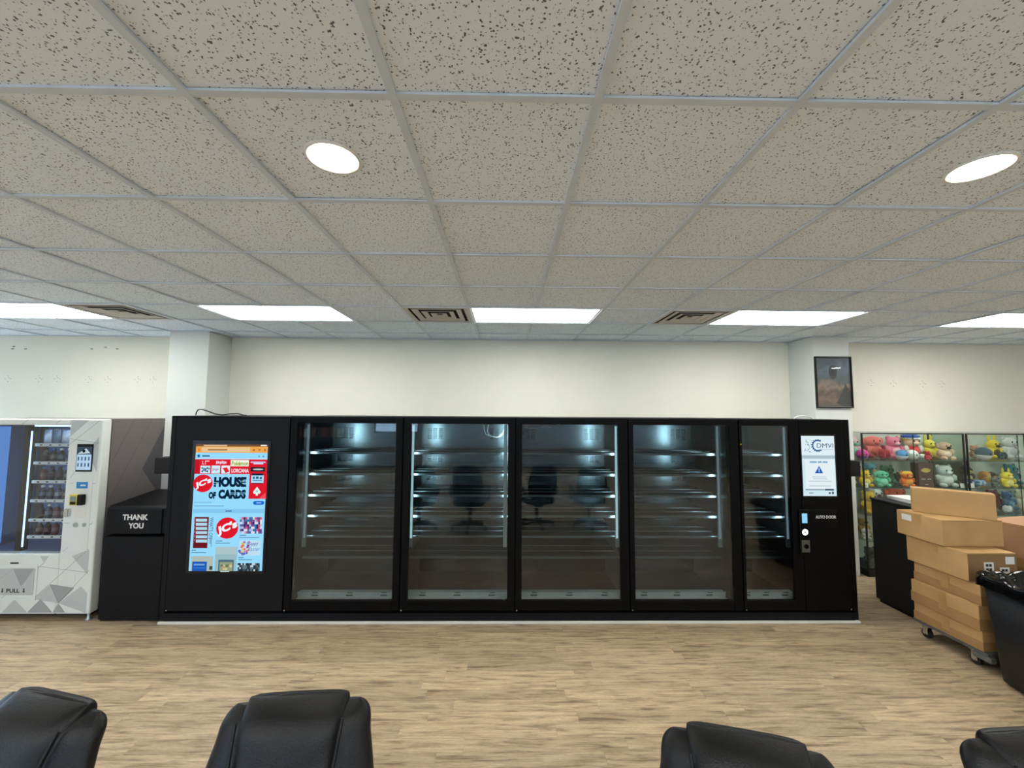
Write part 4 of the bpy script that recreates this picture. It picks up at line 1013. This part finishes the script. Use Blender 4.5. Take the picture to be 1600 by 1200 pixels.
ball('round magenta and violet plush ball at the pier end of the top shelf', 1357, z1, .062, (226, 60, 160), (120, 50, 140), 4.86)
plush('big coral pink plush with maroon wing ears on the top shelf', 1380, z1, .29, (226, 112, 104), (190, 84, 70), ear='side', yy=4.98, wide=1.35, head=(230, 116, 110), limb=(150, 40, 60))
plush('small dark red plush lying in front of the coral pink one', 1393, z1, .15, (170, 26, 44), yy=4.84, wide=1.3, lie=True)
plush('round bubblegum pink plush beside the coral one', 1415, z1, .28, (232, 118, 146), (240, 180, 190), yy=5.02, wide=1.1)
ball('blue and white plush ball in front of the bubblegum pink plush', 1422, z1, .06, (96, 160, 214), (226, 232, 236), 4.84)
plush('plush doll with blue cap, yellow hair and red body', 1450, z1, .29, (196, 40, 54), (226, 60, 70), ear=None, yy=4.93, hat=(50, 88, 170), head=(238, 200, 170), hair=(236, 196, 60), limb=(236, 234, 228), nose=(236, 190, 160), wide=1.1)
ball('white plush ball at the foot of the blue capped doll', 1437, z1, .06, (236, 234, 228), (230, 228, 222), 4.83)
plush('small crimson plush at the right of the blue capped doll', 1462, z1, .11, (190, 40, 66), yy=4.82)
plush('small yellow plush peeking behind the tan dog plush', 1478, z1, .25, (226, 206, 70), yy=5.08, ear='long')
plush('tan dog plush with a big black nose on the top shelf', 1489, z1, .23, (212, 176, 146), (226, 200, 176), yy=4.9, nose=(30, 26, 26), ear='side', wide=1.15)
plush('brown bear plush slumped at the left of the further showcase', 1537, z1, .17, (170, 128, 96), yy=5.0)
ball('slate and white plush ball near the yellow plush', 1552, z1, .078, (70, 92, 108), (226, 226, 220), 4.9)
plush('yellow and black plush sitting tall on the top shelf', 1568, z1, .29, (232, 202, 44), (60, 54, 40), ear='long', yy=4.95)
plush('pale grey plush at the photo edge of the top shelf', 1592, z1, .28, (206, 206, 204), (180, 180, 178), yy=4.98)
plush('flat dark teal plush lying under the pale grey one', 1583, z1, .1, (44, 70, 72), yy=4.82, lie=True, wide=1.5)
# second shelf
plush('cream and brown plush behind the yellow one at the pier end', 1346, z2, .29, (226, 206, 180), (150, 116, 92), yy=5.05, ear='side')
plush('golden yellow plush at the pier end of the second shelf', 1346, z2, .2, (232, 190, 50), (240, 220, 110), yy=4.85)
plush('teal blue plush with round head on the second shelf', 1364, z2, .26, (84, 150, 160), (214, 180, 150), yy=5.03)
plush('mint green plush with a dark green back on the second shelf', 1386, z2, .2, (104, 196, 158), (140, 214, 180), yy=4.9, wide=1.3, ear='side')
plush('dark olive plush behind the mint green one', 1379, z2, .24, (60, 110, 80), yy=5.08, wide=1.2)
plush('bright orange plush with a yellow crest', 1426, z2, .19, (240, 120, 40), (244, 170, 60), yy=4.9, wide=1.3, hair=(240, 190, 70))
plush('small brown plush behind the orange one', 1413, z2, .15, (130, 84, 66), yy=5.06)
plush('large pale grey plush leaning against the gift box', 1486, z2, .27, (186, 196, 188), (206, 212, 204), yy=4.9, wide=1.25)
plush('navy blue plush lying in front of the second showcase divider', 1519, z2, .14, (46, 52, 88), (200, 206, 214), yy=4.85, lie=True, wide=1.1)
plush('dark brown long eared plush by the showcase divider', 1520, z2, .25, (76, 62, 58), (224, 200, 120), yy=5.05, ear='long')
plush('sky blue plush lying flat on the second shelf', 1541, z2, .13, (120, 156, 190), (206, 216, 226), yy=4.84, lie=True)
plush('orange long plush with dark bat ears stretched on the second shelf', 1556, z2, .22, (226, 160, 80), (240, 190, 110), yy=4.98, lie=True, ear='long', wide=1.1, head=(80, 70, 64))
plush('lemon yellow plush near the photo edge of the second shelf', 1586, z2, .19, (238, 212, 70), (246, 230, 140), yy=4.88, wide=1.3, ear='long')
plush('teal green plush behind the lemon yellow one', 1592, z2, .26, (52, 116, 126), yy=5.06)
plush('grey stone coloured plush at the foot of the orange long plush', 1566, z2, .12, (98, 104, 98), yy=4.83)
# third shelf and below
plush('amber plush with a long tail on the third shelf by the pier', 1345, z3, .27, (230, 184, 60), yy=4.92)
plush('white and maroon plush behind the black desk', 1376, z3, .27, (224, 222, 220), (90, 30, 44), yy=4.98, wide=1.2)
plush('vivid orange red plush showing over the papers on the black desk', 1404, z3, .285, (240, 92, 40), yy=4.93, wide=1.3, ear='side')
plush('lilac plush low by the pier', 1359, z3, .17, (150, 140, 196), yy=4.84)
plush('maroon plush beside the topmost carton', 1567, z3, .25, (112, 50, 56), yy=5.0, wide=1.1)
plush('steel blue plush beyond the cartons', 1586, z3, .23, (86, 124, 164), (120, 160, 190), yy=4.95)
plush('cream plush at the photo edge behind the cartons', 1600, z3, .25, (226, 216, 190), yy=4.98)
plush('white plush lying in front of the steel blue one', 1584, z3, .11, (226, 224, 224), yy=4.82, lie=True, wide=1.3)
plush('forest green plush on the shelf behind the tall carton', 1585, z4, .25, (44, 130, 84), yy=4.92, wide=1.5)
plush('emerald plush at the photo edge behind the tall carton', 1606, z4, .24, (50, 140, 100), yy=4.94, wide=1.4)
plush('tan plush on the fourth shelf by the pier', 1353, z4, .2, (206, 168, 104), yy=4.95)
plush('white flower shaped plush on the fourth shelf by the pier', 1351, z4, .13, (232, 228, 222), yy=4.82, ear='side')
plush('charcoal plush in the dim bottom of the showcase by the pier', 1357, .0805, .24, (74, 74, 80), (110, 110, 116), yy=4.9)
settle()
# gift box standing on the second shelf
gb = thing('gift_box', 'dark brown box with a yellow emblem standing between the orange and pale grey plush', 'box', (4.985, 4.85, z2+.001))
obj('carton', Bx(-.088, .088, -.05, .05, 0, .285), mat('gift_brown', (84, 54, 50), .5, noise=(6, .1)), gb, local=True, bevel=.004)
mb = MB().disc(0, .2, -.0506, .05, 0, rz=.026); mb.quad([(-.06, -.0506, .215), (-.03, -.0506, .2), (-.05, -.0506, .185)]); mb.quad([(.06, -.0506, .215), (.03, -.0506, .2), (.05, -.0506, .185)])
obj('emblem', mb, mat('gift_yellow', (206, 176, 80), .5, noise=(6, .1)), gb, local=True)
obj('caption', MB().box(-.06, -.01, -.0512, -.0505, .095, .102).box(.01, .055, -.0512, -.0505, .095, .102).box(-.02, .02, -.0512, -.0505, .03, .036), M_TXT, gb, local=True)
for px, yy, lb in ((1362, 4.79, 'white price card leaning at the pier end of the second shelf'), (1515, 4.79, 'white price card in front of the navy plush'), (1531, 4.80, 'white price card beside the sky blue plush')):
    x = shelf_pt(px, z2, yy)
    cdm = MB(); cdm.box(-.024, .024, -.001, .001, 0, .05, M=Matrix.Translation((x, yy, z2+.001)) @ Matrix.Rotation(-.12, 4, 'X'))
    o = obj('price_card', cdm, M_PAPER); tag(o, lb, 'card', 'price cards on the second shelf')

# ================================================================== DESK, CARTONS, DOLLY, BIN
dk = thing('black_desk', 'tall plain black counter cabinet behind the cartons', 'counter', (4.02, 3.96, 0))
obj('cabinet_body', Bx(3.745, 4.36, 3.735, 4.175, .03, 1.0), M_BLACKM, dk, bevel=.004)
obj('counter_top', Bx(3.738, 4.37, 3.728, 4.182, 1.0005, 1.02), M_BLACKM, dk, bevel=.004)
obj('kick_base', Bx(3.76, 4.34, 3.76, 4.15, 0, .0295), M_DARK, dk)
ps = thing('paper_stack', 'white paper stack lying on the black counter', 'paper', (3.98, 3.98, 1.0205))
for k in range(3): obj('sheet', Bx(-.11, .11, -.15, .15, .011*k, .011*k+.0105, M=Matrix.Rotation(.06*k-.1, 4, 'Z')), M_PAPER, ps, local=True)

def carton(label, cx, cy, z, L, W, H, rotz=0, m=M_CARD, tape_side=None, labels=(), m_top=None, group='cardboard cartons on the dolly', mid=False):
    """L along local x, W along local y"""
    t = thing('cardboard_carton', label, 'carton', (cx, cy, z), rotz, group)
    mb = Bx(-L/2, L/2, -W/2, W/2, 0, H-.008)
    obj('carton_body', mb, m, t, local=True, bevel=.004)
    for s_ in (-1, 1):
        y0, y1 = (-W/2+.001, -.0015) if s_ < 0 else (.0015, W/2-.001)
        obj('flap', Bx(-L/2+.001, L/2-.001, y0, y1, H-.0075, H-.001), m_top or m, t, local=True, bevel=.0015)
    obj('tape', Bx(-L/2-.0006, L/2+.0006, -.025, .025, H-.0006, H).box(-L/2-.0008, -L/2-.0002, -.025, .025, H-.07, H).box(L/2+.0002, L/2+.0008, -.025, .025, H-.07, H), M_TAPE, t, local=True)
    if mid:   # a darker, slightly wider lower band and a tape patch on the side seen
        obj('lower_band', Bx(-L/2-.0035, L/2+.0035, -W/2-.0035, W/2+.0035, .002, H*.46), M_CARD2, t, local=True, bevel=.0015)
        obj('tape_patch', Bx(-L/2-.0045, -L/2-.0036, -.03, .03, H*.2, H*.8), M_TAPE, t, local=True)
    if any(q[0] == 'front' for q in labels): obj('shaded_end', Bx(-L/2+.002, L/2-.002, -W/2-.0004, -W/2-.0001, .002, H-.009), mat('cardboard_shaded_end', (140, 106, 70), .8, noise=(6, .1)), t, local=True, label='carton end with the shade of the bin in its colour')  # shade of the bin painted onto the carton front
    for (face, u, v, w_, h_, marks) in labels:
        if face == 'front': q = lambda a0, a1, b0, b1, d: Bx(a0, a1, -W/2-.0006-d, -W/2-.0002-d, b0, b1)
        else: q = lambda a0, a1, b0, b1, d: Bx(-L/2-.0006-d, -L/2-.0002-d, a0, a1, b0, b1)
        lb = obj('shipping_label', q(u-w_/2, u+w_/2, v-h_/2, v+h_/2, .0008), M_PAPER, t, local=True)
        if marks:
            mb = MB()
            for k in range(marks):
                mm = q(u-w_*.32+(k % 2)*w_*.34, u-w_*.32+(k % 2)*w_*.34+w_*.27, v+h_*.12-(k//2)*h_*.36, v+h_*.34-(k//2)*h_*.36, .0014)
                mb.add(mm.v, mm.f)
            obj('label_print', mb, M_INK, t, local=True)
    return t
DX = 3.5
# dolly
dl = thing('flat_dolly', 'low grey platform dolly carrying the carton stack', 'dolly', (3.79, 3.29, 0))
obj('deck', Bx(DX+.004, 4.09, 3.02, 3.56, .115, .14), M_GREY, dl, bevel=.004)
obj('corner_bumper', Bx(DX+.002, DX+.05, 3.0, 3.12, .075, .1145), M_GREY, dl, bevel=.008)
for x in (DX+.06, 4.03):
    for y in (3.14, 3.5):
        cs = obj('caster_fork', Bx(x-.022, x-.017, y-.02, y+.02, .03, .1).box(x+.017, x+.022, y-.02, y+.02, .03, .1).box(x-.03, x+.03, y-.03, y+.03, .1, .1145), M_CHROME, dl, bevel=.002)
        obj('wheel', MB().cyl((x-.015, y, .036), (x+.015, y, .036), .036, n=20), M_RUBBER, cs)
        obj('axle', MB().cyl((x-.025, y, .036), (x+.025, y, .036), .007, n=10), M_CHROME, cs)
carton('flat cardboard carton lowest in the stack, resting on the dolly', DX+.29, 3.29, .1405, .58, .5, .143, mid=True)
carton('flat cardboard carton second from the bottom of the stack', DX+.285, 3.295, .284, .59, .5, .18, mid=True)
carton('flat cardboard carton third from the bottom of the stack', DX+.3, 3.29, .4645, .57, .49, .15, mid=True)
carton('cardboard carton with two white printed labels on its shade-toned end', DX+.185, 3.335, .615, .38, .47, .21, m=M_CARD, labels=(('front', -.03, .10, .075, .085, 4), ('front', .09, .065, .075, .08, 2), ('front', .135, .155, .07, .055, 0)))
carton('cardboard carton with one white label near its corner, second from the top', 3.725, 3.44, .8255, .49, .38, .203, labels=(('side', .10, .155, .085, .05, 0),), group='cardboard cartons on the dolly')
ang = math.atan2(3.23-3.538, 3.906-3.54)
mx_, my_ = (3.54+3.906)/2-sin(ang)*.065, (3.538+3.23)/2+cos(ang)*.065
carton('long cardboard carton turned askew on top of the stack', mx_, my_, 1.029, .48, .13, .203, rotz=ang)
# further cartons behind the bin
carton('brown cardboard carton behind the bin, lowest of its pile', 4.42, 3.29, 0, .55, .5, .36, m=M_CARD2, group='cartons piled behind the bin')
carton('brown cardboard carton behind the bin, middle of its pile', 4.42, 3.29, .3605, .55, .5, .36, m=M_CARD2, group='cartons piled behind the bin')
carton('pinkish brown carton topping the pile behind the bin', 4.4, 3.3, .721, .5, .5, .262, rotz=.2, m=mat('cardboard_pink', (182, 142, 108), .8, noise=(5, .08), spec=.2), group='cartons piled behind the bin')

# bin with liner
bn_ = thing('rolling_bin', 'large black plastic bin with a shiny black liner beside the carton dolly', 'bin', (3.78, 2.45, 0), radians(-4.5))
def ringpts(x0, x1, y0, y1, z, r=.05, k=5):
    o = []
    for (cx, cy, t0) in ((x1-r, y1-r, 0), (x0+r, y1-r, pi/2), (x0+r, y0+r, pi), (x1-r, y0+r, 3*pi/2)):
        o += [(cx+r*cos(t0+pi/2*i/k), cy+r*sin(t0+pi/2*i/k), z) for i in range(k+1)]
    return o
def loft(rings, caps=(True, False)):
    mb = MB(); n = len(rings[0]); vs_ = [p for r in rings for p in r]; fs = []
    for q in range(len(rings)-1):
        for i in range(n): fs.append((q*n+i, q*n+(i+1) % n, (q+1)*n+(i+1) % n, (q+1)*n+i))
    mb.add(vs_, fs, 0, True)
    if caps[0]: mb.add(vs_, [tuple(range(n-1, -1, -1))])
    if caps[1]: mb.add(vs_, [tuple(range((len(rings)-1)*n, len(rings)*n))])
    return mb
A0 = (-.355, .355, -.49, .45)
def rr(d, z, r=.05): return ringpts(A0[0]-d, A0[1]+d, A0[2]-d, A0[3]+d, z, r)
obj('bin_shell', loft([rr(-.02, .02), rr(0, .03), rr(.045, .70), rr(.035, .70), rr(-.01, .045)], (True, True)), M_BIN, bn_, local=True)
obj('rim', loft([rr(.044, .672), rr(.062, .675), rr(.066, .705), rr(.058, .716), rr(.03, .716), rr(.03, .70)], (False, False)), M_BIN, bn_, local=True)
rings = []
rb = random.Random(3)
for d, z, am in ((.070, .655, .006), (.072, .70, .005), (.066, .728, .012), (.045, .738, .016), (.02, .715, .02), (.0, .62, .03), (-.06, .45, .03)):
    pts = []
    base = ringpts(A0[0]-d, A0[1]+d, A0[2]-d, A0[3]+d, z, .05, 5)
    dense = []
    for i in range(len(base)):
        p, q = Vector(base[i]), Vector(base[(i+1) % len(base)]); L = max(1, int((q-p).length/.03))
        for k in range(L): dense.append(p.lerp(q, k/L))
    rings.append((dense, am))
nmin = 120
def resample(pts, n):
    L = [0]; m_ = len(pts)
    for i in range(m_): L.append(L[-1]+(pts[(i+1) % m_]-pts[i]).length)
    out = []
    for k in range(n):
        s_ = L[-1]*k/n; i = 0
        while L[i+1] < s_: i += 1
        f = (s_-L[i])/max(1e-9, L[i+1]-L[i]); out.append(pts[i].lerp(pts[(i+1) % m_], f))
    return out
fin = []
for dense, am in rings:
    pts = resample(dense, nmin)
    fin.append([(p.x+am*.4*sin(k*1.9), p.y+am*.4*cos(k*2.3), p.z+am*(sin(k*.83)+sin(k*1.71+1)+.6*sin(k*2.9))*.6) for k, p in enumerate(pts)])
obj('liner_bag', loft(fin, (False, True)), M_BAG, bn_, local=True, label='shiny black crumpled liner')
for x in (-.28, .28):
    for y in (-.4, .36): obj('wheel', MB().cyl((x-.015, y, .0195), (x+.015, y, .0195), .0195, n=14), M_RUBBER, bn_, local=True)

# ================================================================== OFFICE CHAIRS
def super_ring(w_, t_, yc, z, k, n=36, e=3.4, px=0.0):
    o = []
    for i in range(n):
        a_ = 2*pi*i/n; cx, sy = cos(a_), sin(a_)
        x = w_*math.copysign(abs(cx)**(2/e), cx); y = t_*math.copysign(abs(sy)**(2/2.4), sy)
        o.append((x+px, yc+y-k*x*x, z))
    return o
def make_chair(label, loc, rotz):
    """high-backed chair facing local -Y"""
    t = thing('office_chair', label, 'chair', loc, rotz, 'black leather office chairs along the bottom of the photo')
    z0, z1 = .50, 1.033
    def yc(z): return .03+.15*((z-z0)/(z1-z0))**1.7
    rings = []
    N = 26
    for q in range(N+1):
        v = sin(pi/2*q/N) if q else 0.0; z = z0+(z1-z0)*v
        ww = .205+.035*sin(pi*min(1, v*1.15))
        f = 1.0
        if v > .84: s_ = (v-.84)/.16; f = (1-s_**4*.17)
        if v < .12: f *= .72+.28*sqrt(1-(1-v/.12)**2)
        tt = .048
        if v > .93: tt *= sqrt(max(.01, 1-((v-.93)/.07)**2))
        if v < .1: tt *= sqrt(max(.02, 1-((.1-v)/.1)**2))
        rings.append(super_ring(ww*f, tt, yc(z), z, -.55, px=0))
    obj('backrest', loft(rings, (True, True)), M_LEATHER, t, local=True)
    rings = []; z0p, z1p = .60, 1.056; rr_ = random.Random(11)
    for q in range(N+1):
        v = sin(pi/2*q/N) if q else 0.0; z = z0p+(z1p-z0p)*v
        ww = .108+.036*v; tt = .064
        if v > .86: tt *= sqrt(max(.006, 1-((v-.86)/.14)**2)); ww *= 1-.05*((v-.86)/.14)**2
        if v < .06: tt *= sqrt(max(.3, 1-((.06-v)/.06)**2))
        ring = super_ring(ww, tt, yc(z)-.004, z, -.5, e=7)
        ring = [(x, y-(.005*sin(x*70+z*34)*max(0, cos(x*9+.4))+.005*sin(x*30-z*52+1.2))*max(0, sin(pi*min(1, v*1.08)))*(1 if y < yc(z)-.02 else 0), zz+.012*cos(x*9)*(v**6)-.012*v**6) for x, y, zz in ring]
        rings.append(ring)
    pn = obj('headrest_panel', loft(rings, (True, True)), M_LEATHER, t, local=True, label='raised padded panel over the backrest')
    for s_ in (-1, 1):
        pts = []
        for q in range(14):
            v = q/13*.93; z = z0p+(z1p-z0p)*v; x = s_*(.106+.036*v); pts.append((x, yc(z)-.004+.5*x*x-.053, z))
        obj('piping', MB().tube(pts, .0045, 6), M_LEATHER, pn, local=False) if False else obj('piping', MB().tube([tuple(ORG[t.name] @ Vector(p)) for p in pts], .0045, 6), M_LEATHER, pn)
    rings = []
    for q in range(11):
        v = q/10; z = .40+.10*v; f = 1-.16*abs(2*v-1)**3
        rings.append([(x*f, y, zz) for x, y, zz in [(p[0], p[1]*f, p[2]) for p in ringpts(-.25, .25, -.25, .24, z, .09, 5)]])
    rings = [[(p[0], p[1]-.18, p[2]) for p in r] for r in rings]
    obj('seat', loft(rings, (True, True)), M_LEATHER, t, local=True)
    obj('back_bracket', Bx(-.04, .04, .02, .05, .36, .56).box(-.04, .04, -.2, .05, .36, .375), M_BLACKM, t, local=True, bevel=.006)
    for s_ in (-1, 1):
        ar = obj('armrest', MB().tube([(s_*.27, -.30, .42), (s_*.29, -.33, .52), (s_*.29, -.34, .62), (s_*.29, -.28, .665), (s_*.29, -.1, .67), (s_*.29, .0, .655), (s_*.28, .03, .60), (s_*.245, .02, .56)], .02, 10), M_BLACK2, t, local=True)
    obj('gas_column', MB().cyl((0, -.18, .09), (0, -.18, .4), .028, n=16), M_BLACKM, t, local=True)
    for k in range(5):
        a_ = 2*pi*k/5+.3; c_, s2 = cos(a_), sin(a_)
        obj('base_leg', MB().cyl((0.02*c_, -.18+.02*s2, .1), (.27*c_, -.18+.27*s2, .075), .024, .016, 10), M_BLACK2, t, local=True)
        cx, cy = .275*c_, -.18+.275*s2
        obj('caster', MB().cyl((cx-.022*s2, cy+.022*c_, .027), (cx+.022*s2, cy-.022*c_, .027), .027, n=14).cyl((cx, cy, .03), (cx, cy, .08), .008, n=8), M_RUBBER, t, local=True)
    return t
ch = make_chair('black leather chair second from the left, backrest seen whole at the bottom', (-.572, 1.045, 0), radians(4))
dup(ch, (-1.33, 1.05, 0), radians(-14), 'black leather chair cut by the lower left corner of the photo')
dup(ch, (.565, .90, 0), radians(-15), 'black leather chair turned askew, third from the left')
dup(ch, (1.375, .895, 0), radians(2), 'black leather chair cut by the lower right corner of the photo')

# ================================================================== ROOM BEHIND THE CAMERA (seen mirrored in the cooler doors)
def folding_table(x, y, rot, label):
    t = thing('folding_table', label, 'table', (x, y, 0), rot, 'folding tables behind the camera')
    obj('tabletop', Bx(-.76, .76, -.38, .38, .71, .74), mat('table_dark', (54, 52, 52), .5, noise=(4, .1)), t, local=True, bevel=.006)
    for s_ in (-1, 1):
        obj('leg', MB().tube([(s_*.62, -.3, .012), (s_*.55, -.3, .3), (s_*.5, -.3, .705)], .014, 8), M_CHROME, t, local=True)
        obj('leg', MB().tube([(s_*.62, .3, .012), (s_*.55, .3, .3), (s_*.5, .3, .705)], .014, 8), M_CHROME, t, local=True)
        obj('foot_bar', MB().cyl((s_*.62, -.34, .013), (s_*.62, .34, .013), .013, n=8), M_CHROME, t, local=True)
    return t
folding_table(-2.9, -1.6, .1, 'dark folding table with chrome legs mirrored in the cooler beside the kiosk')
folding_table(-.8, -2.2, -.1, 'dark folding table with chrome legs mirrored in the cooler with two hanging cables')
folding_table(1.2, -1.9, .05, 'dark folding table with chrome legs mirrored in the cooler with the cable loop')
folding_table(3.6, -2.2, -.08, 'dark folding table with chrome legs mirrored in the narrow glass of the control cabinet')
bc = thing('bookcase', 'dark bookcase mirrored in the left side of the cooler beside the kiosk', 'bookcase', (-6.1, -5.95, 0))
obj('frame', Bx(-7.2, -7.17, -6.15, -5.75, 0, 2.0).box(-5.03, -5.0, -6.15, -5.75, 0, 2.0).box(-7.17, -5.03, -6.15, -6.13, 0, 2.0).box(-7.17, -5.03, -6.13, -5.75, 1.97, 2.0), M_BLACKM, bc)
for z in (.05, .55, 1.0, 1.45): obj('shelf', Bx(-7.169, -5.031, -6.129, -5.752, z, z+.025), M_BLACKM, bc)
bkm = {}
ORDS = ['first', 'second', 'third', 'fourth', 'fifth', 'sixth', 'seventh', 'eighth', 'ninth', 'tenth', 'eleventh', 'twelfth']
for z, zn in ((1.025, 'middle'), (1.475, 'upper')):
    x = -7.1
    for k in range(12):
        w_ = RND.uniform(.07, .15); h = RND.uniform(.24, .36); cc = RND.choice([(190, 184, 170), (150, 96, 70), (70, 90, 110), (210, 200, 190), (60, 60, 64), (120, 40, 40)])
        b_ = obj('book', Bx(x, x+w_, -6.05, -5.8, z+.0005, z+h), mat('book_%d_%d_%d' % cc, cc, .6, noise=(8, .1)), bevel=.004)
        tag(b_, '%s book standing upright on the %s shelf of the bookcase behind the camera' % (ORDS[k], zn), 'book', 'books in the rear bookcase')
        x += w_+RND.choice([.003, .003, .06])
        if x > -5.15: break
